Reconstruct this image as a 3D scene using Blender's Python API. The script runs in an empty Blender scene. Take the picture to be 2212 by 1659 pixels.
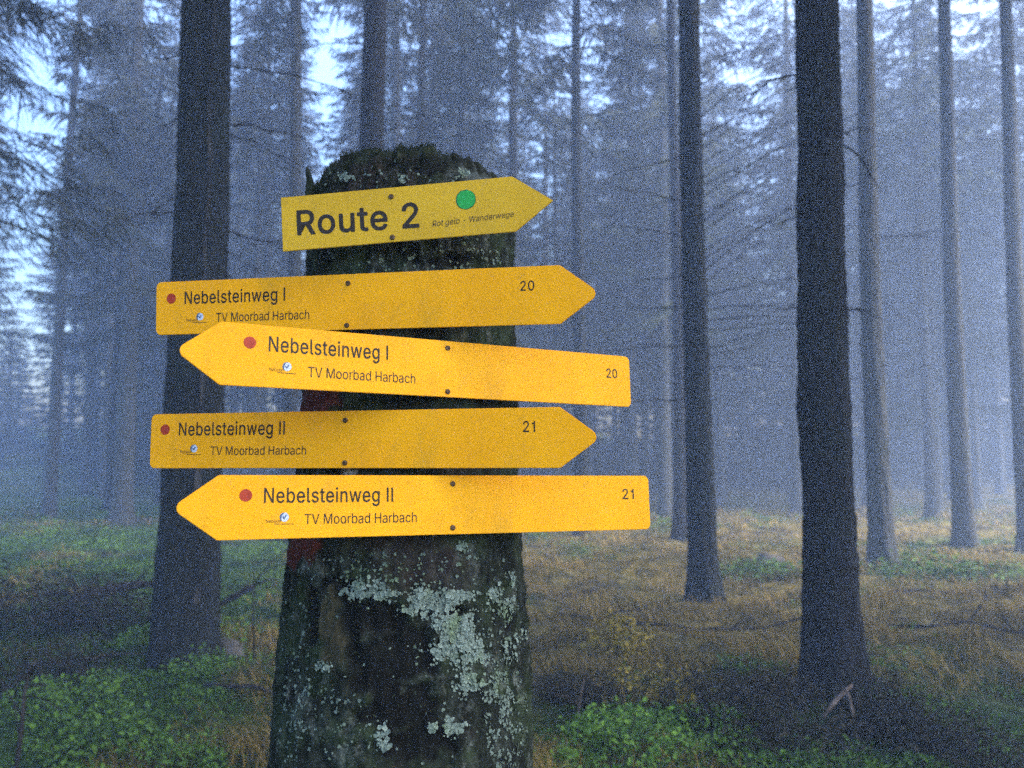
import bpy, bmesh, math, random
import numpy as np
from mathutils import Vector, Matrix, noise as mnoise

# ------------------------------------------------------------------ camera, sky, sun, exposure
SC = bpy.context.scene
COL = SC.collection
FPX, CX, CY, HZ, CAMH = 1900.0, 1106.0, 829.5, 980.0, 1.5   # photo measured at 2212 x 1659
PITCH = math.atan((HZ - CY) / FPX)
cam = bpy.data.cameras.new('camera')
camo = bpy.data.objects.new('camera', cam)
COL.objects.link(camo)
cam.sensor_width = 36.0
cam.lens = 36.0 * FPX / 2212.0
cam.clip_start, cam.clip_end = 0.05, 500.0
camo.location = (0, 0, CAMH)
camo.rotation_euler = (math.pi / 2 + PITCH, 0, 0)
cam.dof.use_dof = True
cam.dof.focus_distance = 1.22
cam.dof.aperture_fstop = 6.0
SC.camera = camo

SUN_EL, SUN_AZ = math.radians(55), math.radians(105)         # azimuth clockwise from the view direction: behind, to the right
world = bpy.data.worlds.new('World')
SC.world = world
world.use_nodes = True
wn = world.node_tree
bgn = wn.nodes['Background']
sky = wn.nodes.new('ShaderNodeTexSky')
sky.sky_type = 'NISHITA'
sky.sun_disc = False
sky.sun_elevation = SUN_EL
sky.sun_rotation = SUN_AZ
sky.air_density = 1.0
sky.dust_density = 6.0
sky.ozone_density = 1.0
hsv = wn.nodes.new('ShaderNodeHueSaturation')
hsv.inputs['Saturation'].default_value = 1.42
wn.links.new(sky.outputs[0], hsv.inputs['Color'])
wn.links.new(hsv.outputs[0], bgn.inputs[0])
bgn.inputs[1].default_value = 0.15

sun = bpy.data.lights.new('sun', 'SUN')
sun.energy = 1.5
sun.angle = math.radians(44)
sun.color = (1.0, 0.97, 0.94)
suno = bpy.data.objects.new('sun', sun)
COL.objects.link(suno)
sdir = Vector((math.sin(SUN_AZ) * math.cos(SUN_EL), math.cos(SUN_AZ) * math.cos(SUN_EL), math.sin(SUN_EL)))
suno.rotation_euler = sdir.to_track_quat('Z', 'Y').to_euler()
suno.location = sdir * 30

SC.view_settings.view_transform = 'Standard'
SC.view_settings.look = 'None'
SC.view_settings.gamma = 1.0
SC.view_settings.exposure = 2.95
cy = SC.cycles
cy.max_bounces = 6
cy.diffuse_bounces = 3
cy.glossy_bounces = 2
cy.transmission_bounces = 2
cy.volume_bounces = 4
cy.sample_clamp_indirect = 0.5
cy.sample_clamp_direct = 0.0
cy.use_adaptive_sampling = False
cy.adaptive_threshold = 0.02
cy.use_light_tree = False
cy.use_denoising = False
cy.denoiser = 'OPENIMAGEDENOISE'
SC.render.filter_size = 2.7

# ------------------------------------------------------------------ helpers
RND = random.Random(7)


def at(px, py, Y):
    """point at world depth Y on the ray of a photo pixel"""
    a, b = (px - CX) / FPX, (CY - py) / FPX
    c, s = math.cos(PITCH), math.sin(PITCH)
    d = Vector((a, c - b * s, s + b * c))
    return Vector((0, 0, CAMH)) + d * (Y / d.y)


def tag(o, label=None, cat=None, group=None, kind=None):
    if label: o['label'] = label
    if cat: o['category'] = cat
    if group: o['group'] = group
    if kind: o['kind'] = kind
    return o


def empty(name, loc, rz=0.0):
    o = bpy.data.objects.new(name, None)
    o.empty_display_size = 0.1
    o.location = loc
    o.rotation_euler = (0, 0, rz)
    COL.objects.link(o)
    return o


def mesh_obj(name, verts, faces, mat, parent=None, smooth=False, attrs=None):
    me = bpy.data.meshes.new(name)
    me.from_pydata([tuple(v) for v in verts], [], faces)
    if attrs:
        for k, vals in attrs.items():
            at_ = me.attributes.new(k, 'FLOAT', 'POINT')
            at_.data.foreach_set('value', np.asarray(vals, dtype=np.float32))
    if smooth:
        me.polygons.foreach_set('use_smooth', [True] * len(me.polygons))
    me.materials.append(mat)
    me.update()
    o = bpy.data.objects.new(name, me)
    COL.objects.link(o)
    if parent: o.parent = parent
    return o


def fbm(x, y, z, octv=4):
    return mnoise.fractal(Vector((x, y, z)), 1.0, 2.0, octv)


def tube(pts, rads, nseg=6):
    V, F = [], []
    n = len(pts)
    for i, (p, rd) in enumerate(zip(pts, rads)):
        d = (pts[min(i + 1, n - 1)] - pts[max(i - 1, 0)]).normalized()
        u = d.orthogonal().normalized()
        if i and u.dot(pu) < 0: u = -u
        if i: u = (pu - d * pu.dot(d)).normalized()
        pu = u
        v = d.cross(u)
        for k in range(nseg):
            a = 2 * math.pi * k / nseg
            V.append(p + (u * math.cos(a) + v * math.sin(a)) * rd)
    for i in range(n - 1):
        for k in range(nseg):
            k2 = (k + 1) % nseg
            F.append((i * nseg + k, i * nseg + k2, (i + 1) * nseg + k2, (i + 1) * nseg + k))
    F.append(tuple(range(nseg))[::-1])
    F.append(tuple(range((n - 1) * nseg, n * nseg)))
    return V, F


def merge(parts):
    V, F = [], []
    for v, f in parts:
        b = len(V)
        V += v
        F += [tuple(i + b for i in q) for q in f]
    return V, F


class Mat:
    def __init__(s, name, rough=0.85, spec=0.25):
        s.m = bpy.data.materials.new(name)
        s.m.use_nodes = True
        s.t = s.m.node_tree
        s.b = s.t.nodes['Principled BSDF']
        s.b.inputs['Roughness'].default_value = rough
        s.b.inputs['Specular IOR Level'].default_value = spec
        s.co = s.t.nodes.new('ShaderNodeTexCoord').outputs['Object']

    def n(s, kind, **kw):
        nd = s.t.nodes.new(kind)
        for k, v in kw.items():
            setattr(nd, k, v)
        return nd

    def noise(s, scale, detail=4, rough=0.6, stretch=None, co=None):
        nd = s.n('ShaderNodeTexNoise')
        nd.inputs['Scale'].default_value = scale
        nd.inputs['Detail'].default_value = detail
        nd.inputs['Roughness'].default_value = rough
        src = co or s.co
        if stretch:
            mp = s.n('ShaderNodeMapping')
            mp.inputs['Scale'].default_value = stretch
            s.t.links.new(src, mp.inputs[0])
            src = mp.outputs[0]
        s.t.links.new(src, nd.inputs['Vector'])
        return nd.outputs['Fac']

    def ramp(s, fac, stops):
        nd = s.n('ShaderNodeValToRGB')
        els = nd.color_ramp.elements
        while len(els) < len(stops): els.new(0.5)
        for e, (p, c) in zip(els, stops):
            e.position = p
            e.color = (c, c, c, 1) if isinstance(c, (int, float)) else (*c, 1)
        s.t.links.new(fac, nd.inputs[0])
        return nd.outputs[0]

    def mix(s, fac, a, b, mode='MIX'):
        nd = s.n('ShaderNodeMix', data_type='RGBA', blend_type=mode)
        for sock, v in ((nd.inputs[0], fac), (nd.inputs[6], a), (nd.inputs[7], b)):
            if isinstance(v, (int, float)): sock.default_value = v if sock.type == 'VALUE' else (v, v, v, 1)
            elif isinstance(v, tuple): sock.default_value = (*v, 1)
            else: s.t.links.new(v, sock)
        return nd.outputs[2]

    def attr(s, name):
        nd = s.n('ShaderNodeAttribute', attribute_name=name)
        return nd.outputs['Fac']

    def color(s, c):
        if isinstance(c, tuple): s.b.inputs['Base Color'].default_value = (*c, 1)
        else: s.t.links.new(c, s.b.inputs['Base Color'])
        return s

    def bump(s, h, strength=0.5, dist=0.01):
        nd = s.n('ShaderNodeBump')
        nd.inputs['Strength'].default_value = strength
        nd.inputs['Distance'].default_value = dist
        s.t.links.new(h, nd.inputs['Height'])
        s.t.links.new(nd.outputs[0], s.b.inputs['Normal'])
        return s


# ------------------------------------------------------------------ materials
def bark_mat(name, c0, c1, c2, sc=1.0):
    M = Mat(name, 0.9, 0.2)
    f = M.noise(24 * sc, 6, 0.72, (1, 1, 0.55))
    g = M.noise(2.2 * sc, 3, 0.6)
    spk = M.noise(38 * sc, 3, 0.6)
    c = M.ramp(f, [(0.34, c0), (0.62, c1)])
    c = M.mix(M.ramp(g, [(0.5, 0.0), (0.72, 0.7)]), c, c2)
    c = M.mix(M.ramp(spk, [(0.66, 0.0), (0.76, 0.4)]), c, (0.10, 0.12, 0.105))
    M.color(c)
    M.bump(f, 1.0, 0.03)
    return M.m


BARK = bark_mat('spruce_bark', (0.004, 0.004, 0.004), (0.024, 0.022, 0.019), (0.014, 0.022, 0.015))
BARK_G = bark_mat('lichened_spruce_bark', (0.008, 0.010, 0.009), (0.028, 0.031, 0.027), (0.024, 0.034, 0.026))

BARK_P = bark_mat('haze_paled_lichen_bark', (0.030, 0.032, 0.031), (0.105, 0.110, 0.102), (0.070, 0.085, 0.068))  # lichened bark, colour lightened so far trunks look deeper in fog

M = Mat('dead_twig', 0.9, 0.1)
M.color(M.ramp(M.noise(9, 3), [(0.3, (0.015, 0.013, 0.012)), (0.7, (0.05, 0.045, 0.04))]))
TWIG = M.m

M = Mat('spruce_needles', 0.75, 0.2)
oi = M.n('ShaderNodeObjectInfo')
c = M.ramp(M.noise(1.4, 3), [(0.3, (0.014, 0.026, 0.015)), (0.7, (0.036, 0.056, 0.028))])
c = M.mix(oi.outputs['Random'], c, M.ramp(M.noise(1.4, 3), [(0.3, (0.018, 0.024, 0.016)), (0.7, (0.045, 0.055, 0.034))]))
M.color(c)
NEEDLE = M.m

# stump bark: attributes dark / wood / red / white are stains and paint with a shape of their own
M = Mat('stump_bark', 0.92, 0.2)
f = M.noise(42, 6, 0.72, (1, 1, 0.55))
g = M.noise(11, 4, 0.65)
g2 = M.noise(24, 5, 0.7, (1.0, 1.0, 0.7))
fine = M.noise(170, 3, 0.7)
c = M.ramp(f, [(0.36, (0.003, 0.0045, 0.0035)), (0.52, (0.012, 0.016, 0.011)), (0.70, (0.046, 0.058, 0.044))])
c = M.mix(M.ramp(g, [(0.46, 0.0), (0.60, 0.75)]), c, M.ramp(f, [(0.36, (0.010, 0.022, 0.009)), (0.66, (0.045, 0.068, 0.030))]))
c = M.mix(M.ramp(g2, [(0.55, 0.0), (0.68, 0.6)]), c, M.ramp(fine, [(0.35, (0.05, 0.058, 0.05)), (0.65, (0.22, 0.25, 0.215))]))
c = M.mix(M.ramp(M.noise(7, 3), [(0.58, 0.0), (0.70, 0.55)]), c, (0.034, 0.022, 0.022))
c = M.mix(M.attr('wood'), c, M.ramp(M.noise(30, 4, 0.6, (1, 1, 0.12)), [(0.3, (0.026, 0.024, 0.014)), (0.7, (0.070, 0.062, 0.032))]))
c = M.mix(M.attr('dark'), c, M.ramp(f, [(0.42, (0.002, 0.0025, 0.002)), (0.72, (0.008, 0.010, 0.008))]))
c = M.mix(M.attr('cut'), c, M.ramp(M.noise(60, 4, 0.6), [(0.3, (0.035, 0.045, 0.040)), (0.7, (0.10, 0.12, 0.11))]))
c = M.mix(M.attr('red'), c, M.ramp(fine, [(0.3, (0.028, 0.008, 0.005)), (0.7, (0.11, 0.020, 0.013))]))
c = M.mix(M.attr('white'), c, (0.45, 0.45, 0.45))
M.color(c)
M.bump(fine, 0.8, 0.004)
STUMP = M.m

M = Mat('stump_moss', 0.95, 0.1)
M.color(M.mix(M.attr('var'), (0.006, 0.011, 0.005), (0.048, 0.068, 0.038)))
MOSS_T = M.m

M = Mat('foliose_lichen', 0.95, 0.1)
c = M.mix(M.attr('var'), (0.05, 0.075, 0.055), (0.29, 0.37, 0.315))
c = M.mix(M.ramp(M.noise(22, 2), [(0.5, 0.0), (0.66, 0.7)]), c, M.mix(M.attr('var'), (0.06, 0.10, 0.045), (0.22, 0.31, 0.17)))
M.color(c)
LICHEN = M.m


def sign_mat(name, c0, c1):
    M = Mat(name, 0.5, 0.12)
    c = M.mix(M.ramp(M.noise(9, 5, 0.65), [(0.35, 0.0), (0.7, 1.0)]), c0, c1)
    drop = M.n('ShaderNodeTexVoronoi')
    drop.inputs['Scale'].default_value = 130
    M.t.links.new(M.co, drop.inputs['Vector'])
    few = M.ramp(M.noise(40, 2), [(0.52, 0.0), (0.62, 1.0)])
    d = M.mix(few, 0.0, M.ramp(drop.outputs['Distance'], [(0.0, 1.0), (0.3, 0.0)]))
    dust = M.ramp(M.noise(420, 3, 0.7), [(0.35, 0.0), (0.7, 0.10)])
    c = M.mix(dust, c, (0.30, 0.19, 0.03))
    c = M.mix(M.ramp(M.noise(55, 5, 0.8), [(0.58, 0.0), (0.75, 0.5)]), c, (0.24, 0.16, 0.04))
    c = M.mix(M.ramp(M.noise(16, 6, 0.75, (1, 0.35, 1)), [(0.52, 0.0), (0.80, 0.45)]), c, (0.30, 0.20, 0.03))
    c = M.mix(M.ramp(M.noise(240, 2, 0.5), [(0.70, 0.0), (0.74, 0.4)]), c, (0.85, 0.60, 0.12))
    M.color(c)
    M.bump(d, 0.5, 0.0012)
    return M.m


YELLOW = sign_mat('yellow_sign_paint', (0.92, 0.425, 0.002), (0.85, 0.375, 0.0015))
OLD_YELLOW = sign_mat('faded_yellow_sign_paint', (0.62, 0.385, 0.018), (0.54, 0.325, 0.014))
INK = Mat('dark_print', 0.5, 0.3).color((0.018, 0.010, 0.004)).m
FADED_INK = Mat('faded_print', 0.5, 0.3).color((0.07, 0.038, 0.006)).m
M = Mat('red_waymark', 0.5, 0.3)
M.color(M.ramp(M.noise(160, 3), [(0.3, (0.30, 0.022, 0.003)), (0.7, (0.44, 0.042, 0.005))]))
RED = M.m
M = Mat('green_waymark', 0.5, 0.3)
M.color(M.ramp(M.noise(190, 3), [(0.3, (0.004, 0.25, 0.032)), (0.7, (0.016, 0.38, 0.065))]))
GREEN = M.m
GREEN_D = Mat('green_waymark_rim', 0.5, 0.3).color((0.003, 0.10, 0.03)).m
LOGO_W = Mat('emblem_pale', 0.4, 0.4).color((0.50, 0.58, 0.70)).m
LOGO_B = Mat('emblem_blue', 0.4, 0.4).color((0.05, 0.10, 0.20)).m
SCREW = Mat('rusty_screw', 0.6, 0.4)
SCREW.b.inputs['Metallic'].default_value = 0.5
SCREW = SCREW.color(SCREW.ramp(SCREW.noise(400, 2), [(0.3, (0.04, 0.024, 0.010)), (0.7, (0.17, 0.10, 0.045))])).m

# ------------------------------------------------------------------ terrain
def ground_z(x, y):
    r = math.hypot(x, y)
    z = 0.13 * fbm(x * 0.35, y * 0.35, 3.1, 3) + 0.085 * fbm(x * 1.4, y * 1.4, 9.4, 3)
    z *= min(1.0, max(0.0, (r - 0.5) / 3.0))
    if y > 26: z += ((y - 26) / 24.0) ** 2 * 2.6
    z += 0.010 * max(0.0, -x - 2) * min(1, max(0, (y - 4) / 8))
    return z


def gz_np(xs, ys):
    return [ground_z(float(x), float(y)) for x, y in zip(xs, ys)]


def zone(x, y):
    """0 = green moss and bilberry, 1 = brown autumn grass"""
    b = 1 / (1 + math.exp(-(x - (-1.0 + 0.02 * y)) * 1.6))
    front = 1 / (1 + math.exp(-(y - (5.6 + 0.25 * math.sin(x * 2.1))) * 2.6))
    v = b * front + 1.15 * fbm(x * 0.6, y * 0.6, 20.3, 4)
    return max(0.0, min(1.0, v))


GX0, GX1, GY0, GY1 = -44, 44, -10, 51


def axis(lo, hi, fine_lo, fine_hi, fine, grow):
    a = list(np.arange(fine_lo, fine_hi, fine))
    st, v = fine, fine_hi
    while v < hi:
        a.append(v); st *= grow; v += st
    a.append(hi)
    st, v = fine, fine_lo - fine
    pre = []
    while v > lo:
        pre.append(v); st *= grow; v -= st
    pre.append(lo)
    return pre[::-1] + a


xs = axis(GX0, GX1, -8, 8, 0.10, 1.08)
ys = axis(GY0, GY1, 3.2, 14, 0.10, 1.07)
verts, zn = [], []
for y in ys:
    for x in xs:
        verts.append((x, y, ground_z(x, y)))
        zn.append(zone(x, y))
nx = len(xs)
faces = [(j * nx + i, j * nx + i + 1, (j + 1) * nx + i + 1, (j + 1) * nx + i) for j in range(len(ys) - 1) for i in range(nx - 1)]
M = Mat('forest_floor', 0.95, 0.1)
n1, n2, n3 = M.noise(5, 6, 0.7), M.noise(1.1, 4, 0.6), M.noise(26, 4, 0.7)
gr = M.ramp(n1, [(0.34, (0.012, 0.026, 0.006)), (0.52, (0.040, 0.082, 0.014)), (0.68, (0.095, 0.150, 0.026))])
br = M.ramp(n1, [(0.34, (0.030, 0.028, 0.010)), (0.52, (0.11, 0.095, 0.026)), (0.68, (0.23, 0.175, 0.045))])
c = M.mix(M.attr('zone'), gr, br)
c = M.mix(M.ramp(n2, [(0.55, 0.0), (0.68, 0.75)]), c, (0.015, 0.013, 0.010))
M.color(c)
M.bump(n3, 0.8, 0.05)
tag(mesh_obj('ground', verts, faces, M.m, smooth=True, attrs={'zone': zn}), kind='structure')

# ------------------------------------------------------------------ ground cover
def ribbons(name, N, place, mats, lab, seg=2, spread=0.06):
    """many narrow leaf ribbons as one mesh: place(rnd) -> x, y, length, width, lean, colour value"""
    r = random.Random(name)
    V, F, var = [], [], []
    for _ in range(N):
        p = place(r)
        if p is None: continue
        x, y, L, w, lean, v = p
        z = ground_z(x, y) - 0.01
        a = r.uniform(0, 6.283)
        dx, dy = math.cos(a), math.sin(a)
        sx, sy = -dy * w * 0.5, dx * w * 0.5
        b = len(V)
        for k in range(seg + 1):
            t = k / seg
            out = lean * L * t * t
            up = L * t * math.sqrt(max(0.05, 1 - (lean * t) ** 2 * 0.8))
            q = 1 - 0.85 * t
            V.append((x + dx * out - sx * q, y + dy * out - sy * q, z + up))
            V.append((x + dx * out + sx * q, y + dy * out + sy * q, z + up))
            var += [v, v]
        for k in range(seg):
            F.append((b + 2 * k, b + 2 * k + 1, b + 2 * k + 3, b + 2 * k + 2))
    o = mesh_obj(name, V, F, mats, attrs={'var': var})
    return tag(o, lab, None, None, 'stuff')


def samp(r, y0=3.4, y1=24):
    # density falls off with distance
    y = y0 * (y1 / y0) ** r.random()
    x = r.uniform(-0.66, 0.66) * y * 1.05
    return x, y


M = Mat('autumn_grass', 0.85, 0.2)
M.color(M.mix(M.attr('var'), (0.070, 0.055, 0.012), (0.40, 0.275, 0.062)))
GRASS_B = M.m
M = Mat('moss_and_bilberry', 0.85, 0.2)
M.color(M.mix(M.attr('var'), (0.016, 0.046, 0.008), (0.15, 0.29, 0.030)))
GRASS_G = M.m


def brown_place(r):
    x, y = samp(r)
    if zone(x, y) < r.uniform(0.2, 0.75): return None
    t = fbm(x * 1.9, y * 1.9, 50.0, 2)
    if t < r.uniform(-0.30, 0.12): return None
    return x, y, r.uniform(0.05, 0.16) + 0.16 * max(0, t), 0.003 + 0.0006 * y, r.uniform(0.6, 1.05), min(1, max(0, 0.42 + 0.6 * fbm(x * 0.9, y * 0.9, 4, 3) + r.uniform(-0.3, 0.3)))


def leaf(V, F, A, c, size, r, v, up=0.5):
    n = Vector((r.uniform(-1, 1), r.uniform(-1, 1), up + r.random())).normalized()
    u = n.orthogonal().normalized()
    a = r.uniform(0, 6.283)
    d = u * math.cos(a) + n.cross(u) * math.sin(a)
    w = n.cross(d) * size * 0.32
    b = len(V)
    V.extend([c - d * size * 0.5, c + w + n * size * 0.1, c + d * size * 0.5, c - w + n * size * 0.1])
    F.append((b, b + 1, b + 2, b + 3))
    A.extend([v, v, v, v])


ribbons('grass', 130000, brown_place, GRASS_B, 'brown autumn grass over the forest floor on the right', 3)
r = random.Random(77)
V, F, A = [], [], []
for _ in range(210000):
    x, y = samp(r)
    if zone(x, y) > r.uniform(0.15, 0.92): continue
    h = fbm(x * 1.2, y * 1.2, 31.0, 3)
    dk = fbm(x * 0.8, y * 0.8, 77.0, 3)
    if dk < r.uniform(-0.45, -0.1): continue
    hh = 0.02 + 0.20 * max(0.0, h) + 0.04 * max(0.0, dk)
    z = ground_z(x, y) + hh * r.random() ** 0.6
    v = min(1, max(0, 0.30 + 0.55 * fbm(x * 0.7, y * 0.7, 12.0, 2) + 0.35 * h + r.uniform(-0.25, 0.25)))
    leaf(V, F, A, Vector((x, y, z)), r.uniform(0.010, 0.022) + 0.0022 * y, r, v, 0.2)
tag(mesh_obj('ground_cover', V, F, GRASS_G, attrs={'var': A}), 'low green moss and bilberry covering the forest floor', None, None, 'stuff')


def shrub(px, py, Y, rx, h, n, size, mat, label, seed, bias=0.5, name='shrub', cat='shrub', stems=14):
    """bushy low plant: thin stems with leaves at their upper parts"""
    r = random.Random(seed)
    p = at(px, py, Y)
    z0 = ground_z(p.x, Y) - 0.02
    e = empty(name, (p.x, Y, z0))
    tag(e, label, cat)
    V, F, A = [], [], []
    SV = []
    for k in range(stems):
        a, q = r.uniform(0, 6.283), rx * math.sqrt(r.random())
        b = Vector((q * 0.5 * math.cos(a), q * 0.5 * math.sin(a), 0))
        t = Vector((q * math.cos(a), q * math.sin(a), h * r.uniform(0.55, 1.0) * math.sqrt(max(0.1, 1 - (q / rx) ** 2 * 0.8))))
        m = b.lerp(t, 0.5) + Vector((r.uniform(-.02, .02), r.uniform(-.02, .02), 0.02))
        SV.append(tube([b, m, t], [0.0028, 0.002, 0.001], 4))
        for _ in range(n // stems):
            s = r.uniform(0.25, 1.05)
            c = (b.lerp(m, s * 2) if s < 0.5 else m.lerp(t, s * 2 - 1)) + Vector((r.gauss(0, 1), r.gauss(0, 1), r.gauss(0, 0.6))) * rx * 0.11
            leaf(V, F, A, c, size * r.uniform(0.4, 1.45), r, min(1, max(0, bias * (0.5 + 0.7 * s) + r.uniform(-0.22, 0.22))), 0.35)
    sv, sf = merge(SV)
    mesh_obj('stems', sv, sf, TWIG, e, smooth=True)
    mesh_obj('foliage', V, F, mat, e, attrs={'var': A})
    return e


# ------------------------------------------------------------------ trees
def trunk_mesh(name, base_r, H, seed, detail, mat, flare=0.5, lean=(0, 0), top_r=0.03, rate=0.022):
    r = random.Random(seed)
    nph = 72 if detail > 1 else (20 if detail else 12)
    zs = []
    z = -0.25
    while z < H:
        zs.append(z)
        z += (0.03 if z < 6 else 0.6) if detail > 1 else ((0.25 if z < 8 else 0.8) if detail else 0.9)
    V, F = [], []
    ph0 = r.uniform(0, 6.28)
    for z in zs:
        zz = max(z, 0)
        rad = max(top_r, base_r * (1 - zz / H) ** 0.85) + base_r * flare * math.exp(-zz / 0.28)
        bx = lean[0] * zz + 0.03 * math.sin(zz * 0.5 + ph0)
        by = lean[1] * zz
        for k in range(nph):
            p = 2 * math.pi * k / nph
            q = rad * (1 + 0.10 * flare * math.exp(-zz / 0.35) * 2 * math.sin(5 * p + ph0))
            if detail:
                q += 0.012 * fbm(math.cos(p) * 3 + seed, math.sin(p) * 3, z * 1.3, 3)
            if detail > 1:
                q += 0.010 * fbm(math.cos(p) * rad * 60 + seed, math.sin(p) * rad * 60, z * 13, 4)
                q += 0.012 * max(0, fbm(math.cos(p) * 2.2 + seed, math.sin(p) * 2.2, z * 2.6, 3)) 
            V.append((bx + q * math.cos(p), by + q * math.sin(p), z))
    n = len(zs)
    for j in range(n - 1):
        for k in range(nph):
            k2 = (k + 1) % nph
            F.append((j * nph + k, j * nph + k2, (j + 1) * nph + k2, (j + 1) * nph + k))
    F.append(tuple(range((n - 1) * nph, n * nph)))
    me = bpy.data.meshes.new(name)
    me.from_pydata(V, [], F)
    me.polygons.foreach_set('use_smooth', [True] * len(me.polygons))
    me.materials.append(mat)
    return me


def crown_mesh(seed, H, zb, R, dens=1.0, dead_from=1.6, fine=1.0):
    r = random.Random(seed)
    V, F = [], []

    def rib(p, q, w, m=None):
        d = (q - p)
        n = Vector((r.uniform(-1, 1), r.uniform(-1, 1), r.uniform(-0.3, 1)))
        s = d.cross(n)
        if s.length < 1e-6: return
        s = s.normalized() * w * 0.5
        if m is None:
            b = len(V)
            V.extend([p - s * 0.6, p + s * 0.6, q + s * 0.2, q - s * 0.2])
            F.append((b, b + 1, b + 2, b + 3))
        else:
            b = len(V)
            V.extend([p - s * 0.7, p + s * 0.7, m + s, m - s, q + s * 0.15, q - s * 0.15])
            F.append((b, b + 1, b + 2, b + 3))
            F.append((b + 3, b + 2, b + 4, b + 5))

    z = zb
    while z < H - 0.2:
        t = (z - zb) / (H - zb)
        nb = r.choice((4, 5, 5, 6))
        a0 = r.uniform(0, 6.28)
        for k in range(nb):
            if t < 0.15 and r.random() < 0.35: continue
            if r.random() < 0.12: continue
            a = a0 + 6.283 * k / nb + r.uniform(-0.35, 0.35)
            L = (R * (1 - t) ** 0.75) * r.uniform(0.6, 1.15) + 0.2
            dr = r.uniform(0.25, 0.60) * (1 - 0.8 * t)
            o = Vector((math.cos(a), math.sin(a), 0))
            sd = Vector((-o.y, o.x, 0))
            zz = z + r.uniform(-0.12, 0.12)

            def P(s): return o * (L * s) + Vector((0, 0, zz + L * (-dr * s + 0.75 * dr * s * s)))
            prev = P(0)
            for i in range(1, 5):
                cur = P(i / 4)
                rib(prev, cur, 0.035 * (1.1 - i / 4))
                prev = cur
            s = 0.16
            while s < 1.0:
                p = P(s)
                for side in (-1, 1):
                    if r.random() > 0.9 * dens: continue
                    tl = (0.16 + 0.30 * L * (1 - s) ** 0.7) * r.uniform(0.6, 1.25)
                    tl = min(tl, 0.75)
                    d = (sd * side * r.uniform(0.5, 1.0) + o * r.uniform(0.3, 0.8) + Vector((0, 0, -r.uniform(0.05, 0.5)))).normalized()
                    m = p + d * tl * 0.5
                    e = p + d * tl + Vector((0, 0, -tl * r.uniform(0.15, 0.5)))
                    rib(p, e, r.uniform(0.022, 0.05) * fine, m)
                    for _ in range((1 if r.random() < 0.75 else 0) if fine >= 1 else 5):
                        m = p.lerp(e, r.uniform(0.2, 0.9)) if fine < 1 else m
                        dd = (d + Vector((r.uniform(-.7, .7), r.uniform(-.7, .7), -r.uniform(0.1, 0.9)))).normalized()
                        rib(m, m + dd * tl * r.uniform(0.3, 0.6), r.uniform(0.02, 0.042) * fine)
                s += 0.062 / max(L, 0.5) * r.uniform(0.8, 1.3)
        z += r.uniform(0.26, 0.44)
    # bare dead twigs below the live crown
    z = dead_from
    while z < zb + 0.5:
        for _ in range(r.choice((2, 3, 4))):
            a = r.uniform(0, 6.28)
            L = r.uniform(0.4, 1.6)
            o = Vector((math.cos(a), math.sin(a), r.uniform(-0.25, 0.25)))
            p0 = Vector((0, 0, z + r.uniform(-0.2, 0.2)))
            p1 = p0 + o * L * 0.5
            p2 = p0 + o * L + Vector((0, 0, -0.14 * L))
            rib(p0, p1, 0.022); rib(p1, p2, 0.014)
            for _ in range(5):
                q = p0.lerp(p2, r.uniform(0.3, 1))
                rib(q, q + Vector((r.uniform(-.3, .3), r.uniform(-.3, .3), r.uniform(-.25, .08))), 0.009)
        z += 0.45
    me = bpy.data.meshes.new('crown')
    me.from_pydata([tuple(v) for v in V], [], F)
    me.materials.append(NEEDLE)
    return me


CROWNS = [crown_mesh(100 + i, 20.0, zb, R) for i, (zb, R) in enumerate(((4.6, 2.5), (5.6, 2.2), (3.8, 2.7), (6.6, 2.3), (5.0, 2.9)))]
YOUNG = [crown_mesh(150 + i, 8.0, 0.5, 1.9, dead_from=0.6) for i in range(2)]
HIGH = [crown_mesh(200 + i, 22.0, zb, R, dead_from=zb - 0.3) for i, (zb, R) in enumerate(((9.8, 2.3), (11.0, 2.2)))]
SHADE_CANOPY = [crown_mesh(210 + i, 22.0, zb, R, dead_from=zb - 0.3, fine=3.0) for i, (zb, R) in enumerate(((7.4, 2.4), (8.4, 2.2)))]  # needles widened so these added crowns block more skylight
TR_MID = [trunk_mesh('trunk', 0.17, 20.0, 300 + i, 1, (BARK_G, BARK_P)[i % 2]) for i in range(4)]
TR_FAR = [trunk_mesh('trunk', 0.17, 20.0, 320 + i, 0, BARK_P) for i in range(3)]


def dead_branch(parent, z, az, L, rise, r0, seed, twigs=6, curl=0.0):
    """bare branch leaving the trunk axis at height z towards azimuth az (0 = right of the picture)"""
    r = random.Random(seed)
    o = Vector((math.cos(az), math.sin(az), 0))
    pts = []
    n = 9
    for i in range(n):
        s = i / (n - 1)
        pts.append(Vector((0, 0, z)) + o * (L * s) + Vector((r.uniform(-.012, .012), r.uniform(-.012, .012), L * (rise * s + curl * s * s) + r.uniform(-.015, .015))))
    parts = [tube(pts, [r0 * (1 - 0.8 * i / (n - 1)) for i in range(n)], 6)]
    for _ in range(twigs):
        i = r.randrange(2, n - 1)
        p = pts[i]
        d = (pts[i + 1] - pts[i]).normalized()
        d = (d + Vector((r.uniform(-.7, .7), r.uniform(-.7, .7), r.uniform(-.6, .35)))).normalized()
        l = L * r.uniform(0.12, 0.38)
        q = p + d * l * 0.5 + Vector((0, 0, -0.02 * l))
        parts.append(tube([p, q, p + d * l + Vector((0, 0, -0.10 * l))], [r0 * 0.45, r0 * 0.3, r0 * 0.12], 4))
    V, F = merge(parts)
    return mesh_obj('dead_branch', V, F, TWIG, parent, smooth=True)


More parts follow.
